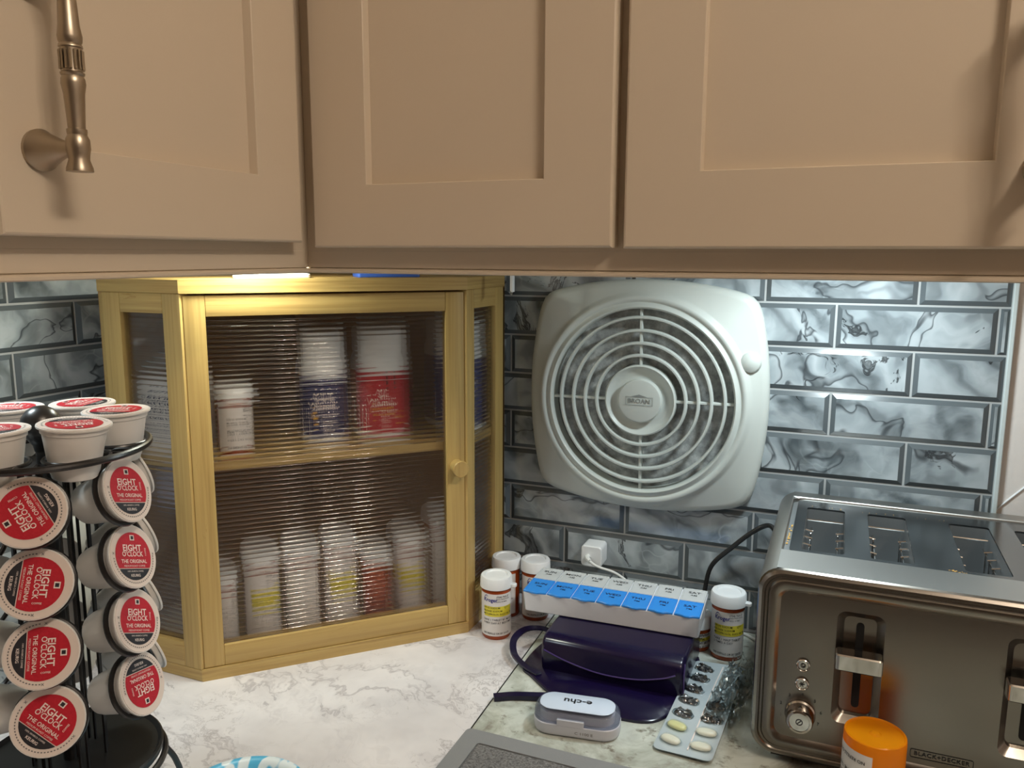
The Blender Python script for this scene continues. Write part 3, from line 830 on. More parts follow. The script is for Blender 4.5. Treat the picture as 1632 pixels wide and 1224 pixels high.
bd = join(text('BROAN', 0.0082, 0, 0, 0.012, 0, 'CENTER', 0.05, 1.05), *[([(x0, y0, 0.0004), (x1, y0, 0.0004), (x1, y1, 0.0004), (x0, y1, 0.0004)], [(0, 1, 2, 3)]) for x0, x1, y0, y1 in ((-0.018, 0.018, -0.0056, -0.0050), (-0.018, 0.018, 0.0050, 0.0056), (-0.018, -0.0174, -0.0056, 0.0056), (0.0174, 0.018, -0.0056, 0.0056))], ([(-0.011, 0.0058, 0.0004), (0.011, 0.0058, 0.0004), (0.0, 0.0088, 0.0004)], [(0, 1, 2)]))
obj('lettering', tf(tf(bd, (0, 0, 0.0262)), gc, FR), 'badge_grey', hub, smooth=0, recalc=False, label='embossed grey name badge')
obj('screw_knob', tf(lathe([(0, 0.026), (0.0065, 0.0252), (0.0112, 0.0225), (0.0130, 0.0185), (0.0132, 0.0130), (0, 0.0130)][::-1], 36), (0.1350, 0, 0.0535), FR), 'fan_white', fan)

# ------------------------------------------------------------------ coffee pod carousel
AX, AY = 0.2765, -0.6095
car = thing('pod_carousel', 'black wire coffee pod carousel at the left front of the counter', 'carousel', (AX, AY, 0))
A0 = radians(-47.2)
COLS = [A0 + radians(60) * k for k in range(6)]
TIER = [0.3095 - 0.054 * i for i in range(4)]
TILT = radians(20)
LR = 0.0715                                      # how far the pods' lids stand from the axis
obj('tray', lathe([(0, 0.070), (0.069, 0.070), (0.0710, 0.0715), (0.0715, 0.0765), (0.0700, 0.078), (0.067, 0.0745), (0, 0.0735)], 64), 'black_plastic', car)
obj('base_ring', torus(0.0640, 0.0032, 64, 8, 0.0035), 'black_metal', car)
obj('base_ring', torus(0.0725, 0.0028, 64, 8, 0.066), 'black_metal', car)
for k in range(6):
    a = A0 + radians(30) + k * pi / 3
    e = lambda r, z, da=0: (r * cos(a + da), r * sin(a + da), z)
    obj('base_scroll', tube(smoothpath([e(0.073, 0.066), e(0.080, 0.050, 0.05), e(0.082, 0.030, 0.08), e(0.066, 0.006, 0.0), e(0.062, 0.016, -0.14), e(0.070, 0.034, -0.18), e(0.075, 0.030, -0.11)], 6), 0.0026, 7), 'black_metal', car)
obj('post', tube([(0, 0, 0.07), (0, 0, 0.345)], 0.0055, 12), 'black_metal', car)
obj('finial', tf(lathe([(0, -0.022), (0.006, -0.021), (0.007, -0.016), (0.0095, -0.0125), (0.0135, -0.006), (0.0150, 0.0), (0.0135, 0.0065), (0.0095, 0.0118), (0.0045, 0.0145), (0, 0.015)], 28), (0, 0, 0.3590)), 'black_metal', car, label='black ball finial')
obj('top_ring', torus(0.0767, 0.0027, 72, 10, 0.3405), 'black_metal', car)
obj('top_plate', lathe([(0, 0.3265), (0.0295, 0.3265), (0.0295, 0.3285), (0, 0.3285)], 32), 'black_metal', car)
for a in COLS:
    ax_ = Vector((cos(a) * cos(TILT), sin(a) * cos(TILT), sin(TILT)))
    q = ax_.to_track_quat('Z', 'Y').to_matrix().to_4x4()
    for z in TIER:
        c = Vector((LR * cos(a), LR * sin(a), z)) - ax_ * 0.0086
        obj('pod_holder', tf(torus(0.0247, 0.0021, 36, 7), c, q), 'black_metal', car)
    b = a + radians(30)
    for da in (-0.11, 0.11):
        obj('upright_wire', tube([(0.027 * cos(b + da), 0.027 * sin(b + da), 0.072), (0.027 * cos(b + da), 0.027 * sin(b + da), 0.327)], 0.0014, 6), 'black_metal', car)
    for sg in (-1, 1):
        obj('ring_hook', tube(smoothpath([(0.0552 * cos(a + sg * 0.12), 0.0552 * sin(a + sg * 0.12), 0.3290), (0.0570 * cos(a + sg * 0.11), 0.0570 * sin(a + sg * 0.11), 0.3385), (0.069 * cos(a + sg * 0.09), 0.069 * sin(a + sg * 0.09), 0.3405), (0.0767 * cos(a + sg * 0.08), 0.0767 * sin(a + sg * 0.08), 0.3400)], 4), 0.0019, 7), 'black_metal', car)
TOPA = [radians(v) for v in (-13, 47, 107, 167, 227, -73)]
TR_ = 0.0535
for a in TOPA: obj('top_holder', tf(torus(0.0226, 0.0016, 36, 8), (TR_ * cos(a), TR_ * sin(a), 0.3405)), 'black_metal', car)

# one pod: rim plane at z=0, lid printed on top, body below
RL = 0.0254
pod_body = make_mesh('pod_body', lathe([(0, -0.0410), (0.0146, -0.0410), (0.0156, -0.0402), (0.0160, -0.0385), (0.0170, -0.0360), (0.0219, -0.0062), (0.0229, -0.0056), (0.0231, -0.0035), (0.0233, -0.0018), (RL, -0.0016), (RL + 0.0002, -0.0008), (RL, 0.0), (0, 0.0)], 40), 'cup')
pod_lid = make_mesh('lid', lathe([(RL - 0.0006, -0.0002), (RL - 0.0008, 0.0005), (RL - 0.0022, 0.0004), (0.020, 0.0001), (0, 0.0001)], 48), 'foil')


def disc_seg(r, y0, y1, z, n=40):
    """part of a disc between two chords"""
    pts = [(r * cos(2 * pi * i / n), r * sin(2 * pi * i / n)) for i in range(n)]
    def clip(P, yc, keep_above):
        out = []
        for i in range(len(P)):
            a, b = P[i], P[(i + 1) % len(P)]
            ia = (a[1] >= yc) == keep_above; ib = (b[1] >= yc) == keep_above
            if ia: out.append(a)
            if ia != ib: u = (yc - a[1]) / (b[1] - a[1]); out.append((a[0] + u * (b[0] - a[0]), yc))
        return out
    P = clip(clip(pts, y0, True), y1, False)
    return [(x, y, z) for x, y in P], [tuple(range(len(P)))]


rr = 0.0192
pod_red = make_mesh('red_print', disc_seg(rr, -0.0096, 1, 0.00035), 'red_foil', 0, False)
pod_dark = make_mesh('dark_print', disc_seg(rr, -1, -0.0102, 0.00035), 'dark_foil', 0, False)
sq = lambda x0, x1, y0, y1, z=0: ([(x0, y0, z), (x1, y0, z), (x1, y1, z), (x0, y1, z)], [(0, 1, 2, 3)])
lt = join(text('EIGHT', 0.0072, -0.0010, 0.0062, 0.018, 0, 'CENTER', 0, 1.0), text("O'CLOCK", 0.0056, -0.0010, 0.0014, 0.014, 0, 'CENTER', 0, 0.92), text('COFFEE', 0.0019, 0.0134, 0.0034, 0.01, pi / 2),
          text('THE ORIGINAL', 0.0042, 0.0, -0.0044, 0.012, 0, 'CENTER', 0, 0.98), text('MEDIUM ROAST COFFEE', 0.0021, 0.0, -0.0080, 0.0),
          sq(-0.0024, 0.0024, 0.0125, 0.0168), text('100% ARABICA COFFEE', 0.0017, 0.0, -0.0122), text('KEURIG', 0.0030, 0.0, -0.0155, 0.012))
pod_text = make_mesh('lettering', tf(lt, (0, 0, 0.0006)), 'print_white', 0, False)
gs = []
for k in range(44):                                # fine print round the white rim, too small to read
    if 8 < k < 40:
        a = pi + pi * (k - 8) / 31.0
        gs.append(tf(sq(-0.0006, 0.0006, -0.00045, 0.0004), (0.0214 * cos(a), 0.0214 * sin(a), 0.0006), RZ(a + pi / 2)))
for a in (0.0, pi): gs.append(tf(join(sq(-0.0012, 0.0012, -0.0002, 0.0002), sq(-0.0002, 0.0002, -0.0012, 0.0012)), (0.0215 * cos(a), 0.0215 * sin(a) + 0.002, 0.0007), RZ(0.8)))
pod_fine = make_mesh('fine_print', join(*gs), 'print_grey', 0, False)

pod_seal = make_mesh('seal_mark', sq(-0.0014, 0.0014, 0.0133, 0.0160, 0.0008), 'dark_foil', 0, False)


def pod(label, loc, rot, group='coffee pods in the carousel'):
    assert 4 <= len(label.split()) <= 16, label
    t_ = thing('coffee_pod', label, 'coffee pod', loc, rot, group)
    link('cup', pod_body, t_)
    lid = link('lid', pod_lid, t_, label='white foil lid with red and dark print')
    link('red_print', pod_red, lid); link('dark_print', pod_dark, lid); link('lettering', pod_text, lid); link('fine_print', pod_fine, lid); link('seal_mark', pod_seal, lid)
    return t_


TN = ['top', 'second', 'third', 'bottom']
cols = [(0, 'front column of the carousel', (118, -100, -94, -44)), (1, 'right column of the carousel', (-18, -22, -26, 168)),
        (2, 'column behind the right one, beside the cupboard', (20, -40, 10, 70)), (3, 'rear column facing the left wall tiles', (0, 30, 80, 10)), (5, 'left column at the edge of the photo', (30, -60, 15, 100))]
how = {(0, 0): 'print upside down and slanting', (0, 1): 'lid print turned a quarter clockwise', (0, 2): 'lid print tipped well clockwise', (0, 3): 'lid print slanting up to the right',
       (1, 0): 'lid print nearly upright', (1, 1): 'lid print upright', (1, 2): 'lid print level', (1, 3): 'lid print upside down'}
for ci, cn, rolls in cols:
    a = COLS[ci]
    for ti in range(4):
        ax_ = Vector((cos(a) * cos(TILT), sin(a) * cos(TILT), sin(TILT)))
        upv = Vector((-cos(a) * sin(TILT), -sin(a) * sin(TILT), cos(TILT)))
        xv = upv.cross(ax_)
        m = Matrix((xv, upv, ax_)).transposed().to_4x4() @ RZ(radians(rolls[ti]))
        extra = how.get((ci, ti))
        lab = '%s pod, %s' % (TN[ti], cn) + (', ' + extra if extra else '')
        pod(lab, (AX + LR * cos(a), AY + LR * sin(a), TIER[ti]), m)
tl = {0: 'upright pod in front on the carousel top ring, lid towards the camera', 1: 'upright pod on the carousel top ring, right, before the cupboard side pane', 2: 'upright pod at the back right of the carousel top ring', 3: 'upright pod at the back left of the carousel top ring', 5: 'upright pod at the left edge of the photo on the top ring'}
for k, lab in tl.items():
    a = TOPA[k]
    m = RZ({0: -2.05, 1: 0.4, 2: 1.9, 3: 0.5, 5: 1.0}[k])
    if k == 0: m = Matrix.Rotation(radians(4), 4, (-0.38, 0.92, 0)) @ m
    pod(lab, (AX + TR_ * cos(a), AY + TR_ * sin(a), 0.3665), m)

# ------------------------------------------------------------------ the marbled board and what lies on it
brd = thing('counter_board', 'greenish marbled glass board with black edge under the toaster', 'board', (0.5100, -0.0080, 0))
E0 = [(0.0, 0.0), (0.70, 0.0), (0.70, -0.62), (0.0195, -0.62)]
obj('slab', loft([[(x, y, z) for x, y in E0] for z in (0.0002, 0.0030)]), 'black_edge', brd, smooth=0)
obj('surface', loft([[(x + (0.0022 if i in (0, 3) else 0), y, z) for i, (x, y) in enumerate(E0)] for z in (0.0030, 0.0040)]), 'board', brd, smooth=0)
BZ = 0.0041

mat_ = thing('drying_mat', 'grey microfibre drying mat at the bottom of the photo', 'mat', (0.5205, -0.3470, BZ))
mw, md = 0.30, 0.24
obj('border', holed_slab([(x + mw / 2, y - md / 2) for x, y in rrect(mw, md, 0.006)], [[(x + mw / 2, y - md / 2) for x, y in rrect(mw - 0.040, md - 0.040, 0.004)]], 0.0, 0.0030), 'mat_border', mat_, smooth=0, label='smooth stitched border')
nx, ny = 66, 52; V = []
for j in range(ny + 1):
    for i in range(nx + 1):
        x = 0.020 + (mw - 0.040) * i / nx; y = -0.020 - (md - 0.040) * j / ny
        e = min(i, j, nx - i, ny - j)
        V.append((x, y, 0.0012 if e == 0 else 0.0042 + random.uniform(-0.0007, 0.0009)))
obj('pile', (V, [(j * (nx + 1) + i, (j + 1) * (nx + 1) + i, (j + 1) * (nx + 1) + i + 1, j * (nx + 1) + i + 1) for j in range(ny) for i in range(nx)]), 'mat', mat_, smooth=0, kind='stuff')

# toaster
TX, TY = 0.9545, -0.1500
toa = thing('toaster', 'stainless steel four-slot toaster at the right end of the counter', 'toaster', (TX, TY, BZ))
HW, YF, YB, ZB, ZH = 0.1595, -0.1300, 0.1350, 0.0100, 0.1990
IX0, IX1, IY0, IY1 = -0.1435, 0.1435, -0.0790, 0.1150


def rrect_xz(w_, z0, z1, r, y, n=7):
    return [(x, y, z) for x, z in rrect(w_, z1 - z0, r, n, 0, (z0 + z1) / 2)]


RCOR = 0.022
# wrap-around shell: side walls with rounded corners and the top frame round the slots
prof_o = [(x, z) for x, z in rrect(2 * HW, ZH - ZB, RCOR, 7, 0, (ZB + ZH) / 2)]
prof_side = [q for q in prof_o]
sh = []
# open tube along y without its flat top between the inner edges
left_prof = sorted([q for q in prof_o if q[0] < IX0 - 1e-4 and q[1] > 0.1], key=lambda q: q[1]) + [(IX0, ZH - RCOR + sqrt(RCOR ** 2 - (IX0 + HW - RCOR) ** 2))]; right_prof = [(-x, z) for x, z in left_prof]
low = [(-HW, 0.1)] + [q for q in prof_o[::-1] if q[1] < 0.1 and q[0] < 0][:0]
bottom = [q for q in prof_o if q[1] < 0.1]            # ccw from left wall over the bottom to the right wall
chain = left_prof[::-1] + bottom + right_prof
sh.append(loft([[(x, YF, z) for x, z in chain], [(x, YB, z) for x, z in chain]], False, False, closed=False))
sh.append(loft([[(IX0, YF, ZH), (IX1, YF, ZH)], [(IX0, IY0, ZH), (IX1, IY0, ZH)]], False, False, closed=False))
sh.append(loft([[(IX0, IY1, ZH), (IX1, IY1, ZH)], [(IX0, YB, ZH), (IX1, YB, ZH)]], False, False, closed=False))
inn = rrect(IX1 - IX0, IY1 - IY0, 0.006, 4, 0, (IY0 + IY1) / 2)
sh.append(([(x, YB, z) for x, z in prof_o], [tuple(range(len(prof_o)))]))
sh.append(loft([[(x, y, ZH) for x, y in rrect(IX1 - IX0, IY1 - IY0, 0.0004, 4, 0, (IY0 + IY1) / 2)], [(x, y, ZH - 0.0018) for x, y in rrect(IX1 - IX0 - 0.002, IY1 - IY0 - 0.002, 0.008, 4, 0, (IY0 + IY1) / 2)], [(x, y, ZH - 0.0095) for x, y in rrect(IX1 - IX0 - 0.003, IY1 - IY0 - 0.003, 0.008, 4, 0, (IY0 + IY1) / 2)]], False, False))
obj('shell', join(*sh), 'steel', toa, smooth=30)
# slotted tray
SLX = [(-0.1255, -0.0845), (-0.0615, -0.0220), (0.0220, 0.0600), (0.0825, 0.1225)]
SLX = [(-0.1255, -0.0850), (-0.0612, -0.0222), (0.0205, 0.0595), (0.0830, 0.1220)]
SY0, SY1 = -0.0660, 0.0820
holes = [rrect(b - a, SY1 - SY0, 0.004, 3, (a + b) / 2, (SY0 + SY1) / 2) for a, b in SLX]
ti = rrect(IX1 - IX0 - 0.010, IY1 - IY0 - 0.006, 0.010, 4, 0.002, (IY0 + IY1) / 2)
tray = obj('slot_tray', holed_slab(ti, holes, ZH - 0.0042, ZH - 0.0022), 'tray_steel', toa, smooth=25)
obj('tray_floor', box(IX0, IX1, IY0, IY1, ZH - 0.0125, ZH - 0.0110), 'black', toa, smooth=0) if False else None
lp = rrect(IX1 - IX0 - 0.003, IY1 - IY0 - 0.003, 0.008, 4, 0, (IY0 + IY1) / 2)
obj('crumb_groove', holed(lp, [[(x, y) for x, y in rrect(IX1 - IX0 - 0.012, IY1 - IY0 - 0.008, 0.010, 4, 0.002, (IY0 + IY1) / 2)]], ZH - 0.0060), 'slot_dark', toa, smooth=0)
for a, b in SLX:
    L = [[(x, y, z) for x, y in rrect(b - a, SY1 - SY0, 0.004, 3, (a + b) / 2, (SY0 + SY1) / 2)] for z in (ZH - 0.0042, ZH - 0.078)]
    well = obj('slot', loft(L, False, True), 'slot_dark', toa, smooth=25)
    for sx in (a + 0.0062, b - 0.0062):
        side = -1 if sx < (a + b) / 2 else 1
        gs = [tube([(sx, SY0 + 0.006, ZH - 0.020), (sx, SY1 - 0.022, ZH - 0.020)], 0.0011, 6)]
        for k in range(5):
            yy = SY0 + 0.014 + k * 0.024
            gs.append(tube([(sx + side * 0.0058, yy, ZH - 0.017), (sx - side * 0.0020, yy, ZH - 0.0185)], 0.0010, 6))
            gs.append(tube([(sx, yy, ZH - 0.0195), (sx, yy, ZH - 0.077)], 0.0008, 5))
        obj('wire_guide', join(*gs), 'chrome', well)
    gs = [tube([(a + 0.001, SY1 - 0.016, ZH - 0.012), (b - 0.001, SY1 - 0.016, ZH - 0.012)], 0.0010, 6)]
    obj('cross_wire', gs[0], 'chrome', well)
    gs = []
    for dx, yy in ((-0.0085, SY1 - 0.045), (0.0085, SY1 - 0.045), (0.0, SY1 - 0.095)):
        gs.append(box((a + b) / 2 + dx - 0.0022, (a + b) / 2 + dx + 0.0022, yy - 0.009, yy + 0.009, ZH - 0.0779, ZH - 0.0772))
    for g in gs: obj('element_hole', g, 'black', well, smooth=0)
# front face with two lever recesses
PR = lambda ins, y, r: rrect_xz(2 * (HW - ins), ZB + ins, ZH - ins, max(RCOR - ins * 0.6, 0.004), y)
loops = [PR(0.0, YF, 0), PR(0.0012, YF - 0.0025, 0), PR(0.0040, YF - 0.0045, 0), PR(0.0062, YF - 0.0045, 0), PR(0.0074, YF - 0.0028, 0), PR(0.0092, YF - 0.0028, 0), PR(0.0108, YF - 0.0048, 0), PR(0.0150, YF - 0.0052, 0), PR(0.0185, YF - 0.0040, 0), PR(0.0215, YF - 0.0015, 0)]
face_in = [(x, z) for x, _, z in PR(0.0215, 0, 0)]
YP = YF - 0.0015
RCW, RZ0, RZ1 = 0.0405, 0.0560, 0.1665
recs = [-0.0680, 0.0680]
rloops = [rrect(RCW, RZ1 - RZ0, 0.008, 5, cx, (RZ0 + RZ1) / 2) for cx in recs]
plate = holed(face_in, rloops, 0.0)
plate = ([(x, YP, z) for x, z, _ in plate[0]], plate[1])
face_g = join(loft(loops, False, False), plate)
fp = obj('front_panel', face_g, 'face_steel', toa, smooth=28)
for n_, (cx, L) in enumerate(zip(recs, rloops)):
    fl = lambda s, y: [(cx + (x - cx) * s, y, (RZ0 + RZ1) / 2 + (z - (RZ0 + RZ1) / 2) * (1 - (1 - s) * 0.42)) for x, z in L]
    rc = obj('lever_recess', loft([fl(1.0, YP), fl(0.965, YP + 0.0008), fl(0.72, YP + 0.0062), fl(0.68, YP + 0.0100)], False, True), 'face_steel', fp, smooth=28)
    obj('lever_slot', ([(cx + x, YP + 0.0093, (RZ0 + RZ1) / 2 + z) for x, z in rrect(0.0068, 0.0840, 0.0034, 5)], [tuple(range(24))]), 'black', fp, smooth=0, recalc=False)
    lv = obj('lever', tf(rslab(0.0400, 0.0170, -0.0078, 0.0078, 0.0035, 0.0012, 4), (cx, YP - 0.0080, 0.1235)), 'chrome', toa, smooth=40, label='chrome lever tab')
    obj('lever_stem', box(cx - 0.0028, cx + 0.0028, YP - 0.001, YP + 0.012, 0.1195, 0.1275), 'black_plastic', lv)
KX = -0.1150
ring_p = [(0, 0.0), (0.0062, 0.0), (0.0062, 0.0022), (0.0054, 0.0030), (0.0046, 0.0022), (0.0044, 0.0014), (0, 0.0016)]
for z, icon in ((0.1070, 'bagel'), (0.0880, 'frost')):
    bt = obj('button', tf(lathe(ring_p[::-1], 28), (KX, YP, z), FR), 'chrome', fp, label='round chrome push button')
    if icon == 'bagel': g = join(torus(0.0019, 0.0004, 16, 4), tf(torus(0.0012, 0.0003, 12, 4), (0.0004, 0.0004, 0)))
    else: g = join(*[tf(sq(-0.0025, 0.0025, -0.0003, 0.0003), (0, 0, 0), k * pi / 3) for k in range(3)])
    obj('icon', tf(tf(g, (0, 0, 0.0021)), (KX, YP, z), FR), 'print_black', bt, smooth=0, recalc=False)
kn = obj('dial', tf(lathe([(0, 0.0), (0.0140, 0.0), (0.0140, 0.0030), (0.0128, 0.0045), (0.0122, 0.0150), (0.0112, 0.0172), (0.0092, 0.0176), (0.0088, 0.0168), (0, 0.0168)][::-1], 40), (KX, YP, 0.0575), FR), 'chrome', fp, label='chrome browning dial')
obj('icon', tf(tf(join(torus(0.0028, 0.0004, 20, 4), tf(sq(-0.0020, 0.0020, -0.0004, 0.0004), (0, 0, 0), 0.8)), (0, 0, 0.0172)), (KX, YP, 0.0575), FR), 'print_black', kn, smooth=0, recalc=False)
gs = []
for k, s in enumerate('1234567'):
    a = radians(200 - k * 38); gs.append(text(s, 0.0042, 0.0185 * cos(a), 0.0185 * sin(a), 0.0))
obj('dial_numbers', tf(tf(join(*gs), (0, 0, 0.0003)), (KX, YP, 0.0585), FR), 'print_black', fp, smooth=0, recalc=False)
ol = rrect(0.0510, 0.0085, 0.0018, 4); il = rrect(0.0498, 0.0073, 0.0012, 4)
nm = join(text('BLACK+DECKER', 0.0054, 0, 0, 0.012, 0, 'CENTER', 0, 1.06, 1.08), (lambda a: a)(loft([[(x, y, 0) for x, y in ol], [(x, y, 0) for x, y in il]], False, False)))
obj('name_badge', tf(tf(nm, (0, 0, 0.0004)), (0.0060, YP, 0.0415), FR), 'print_black', fp, smooth=0, recalc=False, label='outlined dark maker name')
for sx in (-0.13, 0.13):
    for sy in (-0.10, 0.105): obj('foot', tf(lathe([(0, 0), (0.010, 0), (0.011, 0.002), (0.011, 0.012), (0, 0.012)], 20), (sx, sy, 0)), 'black_plastic', toa)
obj('base_pan', box(-HW + 0.02, HW - 0.02, YF + 0.002, YB - 0.004, 0.007, 0.0105), 'black_plastic', toa, smooth=0)
cv = smoothpath([(0.800, -0.055, 0.150), (0.786, -0.030, 0.160), (0.766, -0.024, 0.148), (0.740, -0.022, 0.122), (0.716, -0.022, 0.094), (0.709, -0.024, 0.060), (0.7075, -0.024, 0.030), (0.712, -0.020, 0.010)], 8)
tag(obj('power_cord', tube(cv, 0.0030, 8), 'black_plastic'), 'thick black toaster power cord bending down along the tiles', 'cord')
# crumbs on the toaster: an uncountable sprinkle
gs = []
rnd = random.Random(3)
for k in range(60):
    if k < 22: x, y = rnd.uniform(-0.1405, -0.1380), rnd.uniform(-0.05, 0.02); z = ZH - 0.0052; s = rnd.uniform(0.0006, 0.0016)
    elif k < 34: x, y = 0.012 + rnd.gauss(0, 0.004), -0.072 + rnd.gauss(0, 0.0012); z = ZH - 0.0016; s = rnd.uniform(0.0005, 0.0010)
    else: x, y = rnd.uniform(-0.13, 0.02), rnd.choice((-0.0755, 0.087)) + rnd.gauss(0, 0.0012); z = ZH - 0.0018; s = rnd.uniform(0.0003, 0.0007)
    V = [(x + s * dx * rnd.uniform(.6, 1.3), y + s * dy * rnd.uniform(.6, 1.3), z + s * dz * rnd.uniform(.6, 1.2)) for dx, dy, dz in ((1, 0, 0), (-1, 0, 0), (0, 1, 0), (0, -1, 0), (0, 0, 1), (0, 0, -.5))]
    gs.append((V, [(0, 2, 4), (2, 1, 4), (1, 3, 4), (3, 0, 4), (2, 0, 5), (1, 2, 5), (3, 1, 5), (0, 3, 5)]))
cr = obj('crumbs', join(*gs), 'crumb', toa, smooth=0, kind='stuff', label='pale bread crumbs in the groove')

# upside-down orange bottle in front of the toaster
ob = thing('pill_bottle', 'large orange pill bottle standing upside down before the toaster', 'bottle', (0.9020, -0.3320, BZ), face(0.902, -0.332))
R0 = 0.0252
obj('body', lathe([(0, 0.0005), (R0 * 0.88, 0.0005), (R0 * 0.90, 0.0), (R0 * 0.92, 0.0), (R0 * 0.92, 0.012), (R0, 0.015), (R0, 0.0800), (R0 * 0.985, 0.0822), (R0 * 0.95, 0.0830), (R0 * 0.92, 0.0826), (R0 * 0.90, 0.0815), (0.0050, 0.0812), (0.0030, 0.0826), (0.0, 0.0826)], 56), 'orange', ob)
lb = obj('paper_label', band(R0 + 0.0003, 0.018, 0.0735, -pi / 2 - 1.75, -pi / 2 - 0.02, 30), 'paper_white', ob, recalc=False, label='white pharmacy label')
gs = [text('NO REFILLS ON DATE', 0.0042, 0, 0.0, 0.012, pi, 'LEFT'), text('TAKE ONE TABLET', 0.0042, 0, -0.013, 0.012, pi, 'LEFT'), text('BY MOUTH DAILY', 0.0042, 0, -0.019, 0.012, pi, 'LEFT')]
gs = [(tf(g, (-0.006, 0.066, 0))) for g in gs]
obj('print', wrap(join(*gs), R0 + 0.0006), 'print_black', lb, smooth=0, recalc=False)

# ------------------------------------------------------------------ purple case with strap
pur = thing('zip_case', 'dark purple vinyl case with wrist strap under the pill organizer', 'case', (0.6320, -0.1500, BZ))
bl = smoothpath([(-0.107, -0.052, 0), (-0.088, -0.075, 0), (-0.035, -0.112, 0), (0.030, -0.119, 0), (0.068, -0.106, 0), (0.086, -0.050, 0), (0.089, 0.030, 0), (0.060, 0.060, 0), (-0.060, 0.060, 0), (-0.100, 0.02, 0)], 6, True)
obj('flap_base', loft([[(x, y, z) for x, y, _ in bl] for z in (0.0, 0.0030)] + [[(x * 0.985, y * 0.985, 0.0042) for x, y, _ in bl]]), 'purple', pur, smooth=40)
# rolled body: profile in YZ swept along x
pb = smoothpath([(0, -0.056, 0.0042), (0, -0.0575, 0.020), (0, -0.0555, 0.036), (0, -0.047, 0.0435), (0, -0.030, 0.0452), (0, 0.020, 0.0452), (0, 0.045, 0.0430), (0, 0.055, 0.034), (0, 0.057, 0.018), (0, 0.056, 0.0042)], 5)
L = []
for x, s in ((-0.0835, 0.93), (-0.0815, 0.985), (-0.079, 1.0), (0.0795, 1.0), (0.082, 0.985), (0.0840, 0.93)):
    L.append([(x, y * s, 0.0042 + (z - 0.0042) * s) for _, y, z in pb])
obj('body', loft(L), 'purple', pur, smooth=40)
sm_ = smoothpath([(-0.0790, -0.0590, 0.0300), (-0.050, -0.0600, 0.0215), (-0.010, -0.0605, 0.0150), (0.030, -0.0605, 0.0165), (0.060, -0.0600, 0.0235), (0.0755, -0.0590, 0.0300)], 8)
flp = [sm_, [(x, -0.0592 if z < 0.033 else -0.0570, max(z, 0.0330)) for x, y, z in [(q[0], q[1], 0.034) for q in sm_]], [(q[0], -0.0560, 0.0380) for q in sm_]]
obj('front_flap', loft(flp, False, False, closed=False), 'purple', pur, smooth=60)
obj('flap_edge_glint', tube(sm_, 0.0009, 6), 'purple_edge', pur, label='flap edge with its glint in lighter purple')  # lighter tube carries the glint along the flap's curved edge
obj('side_edge_glint', tube([(0.0842, -0.0540, 0.0045), (0.0842, -0.0550, 0.030), (0.0838, -0.048, 0.040)], 0.0009, 6), 'purple_edge', pur)  # side edge gets its glint from the same lighter colour


def ribbon(pts, wid, th, up=(0, 0, 1)):
    P = [Vector(p) for p in pts]; L = []
    for i, p in enumerate(P):
        d = (P[min(i + 1, len(P) - 1)] - P[max(i - 1, 0)]).normalized(); u_ = Vector(up); s_ = d.cross(u_).normalized(); u_ = s_.cross(d)
        L.append([tuple(p + s_ * a * wid / 2 + u_ * b * th / 2) for a, b in ((-1, -1), (1, -1), (1, 1), (-1, 1))])
    return loft(L)


obj('strap', ribbon(smoothpath([(-0.083, 0.010, 0.012), (-0.105, 0.014, 0.018), (-0.126, 0.004, 0.018), (-0.134, -0.016, 0.012), (-0.124, -0.040, 0.006), (-0.102, -0.060, 0.0050), (-0.080, -0.072, 0.0055)], 7), 0.0085, 0.0020, (0.3, 0, 1)), 'purple', pur, smooth=40)
obj('strap_end', ribbon(smoothpath([(-0.030, -0.104, 0.0065), (-0.060, -0.114, 0.0045), (-0.090, -0.1235, 0.0035), (-0.110, -0.1345, 0.0030)], 6), 0.0090, 0.0050), 'purple', pur, smooth=40)

# ------------------------------------------------------------------ weekly pill organizer
OP0, OP1 = Vector((0.5045, -0.1545)), Vector((0.7230, -0.1470))
od = (OP1 - OP0); OW = od.length; oa = atan2(od.y, od.x)
OZ = BZ + 0.0458
org = thing('pill_organizer', 'white and blue weekly pill organizer resting on the purple case', 'pill organizer', (OP0.x, OP0.y, OZ), oa)
OD, OH = 0.0780, 0.0290
tr_ = rslab(OW, OD, 0, OH - 0.0022, 0.0030, 0.0012, 4, OW / 2, OD / 2)
V = [(x + (0.0010 if x < OW / 2 else -0.0010) * (1 - z / OH) * 2, y + (0.0035 if y < OD / 2 else -0.0035) * max(0, (0.012 - z) / 0.012), z) for x, y, z in tr_[0]]
obj('tray', (V, tr_[1]), 'pill_white', org, smooth=40)
DAYS = ('SUN', 'MON', 'TUE', 'WED', 'THU', 'FRI', 'SAT')
CW = OW / 7
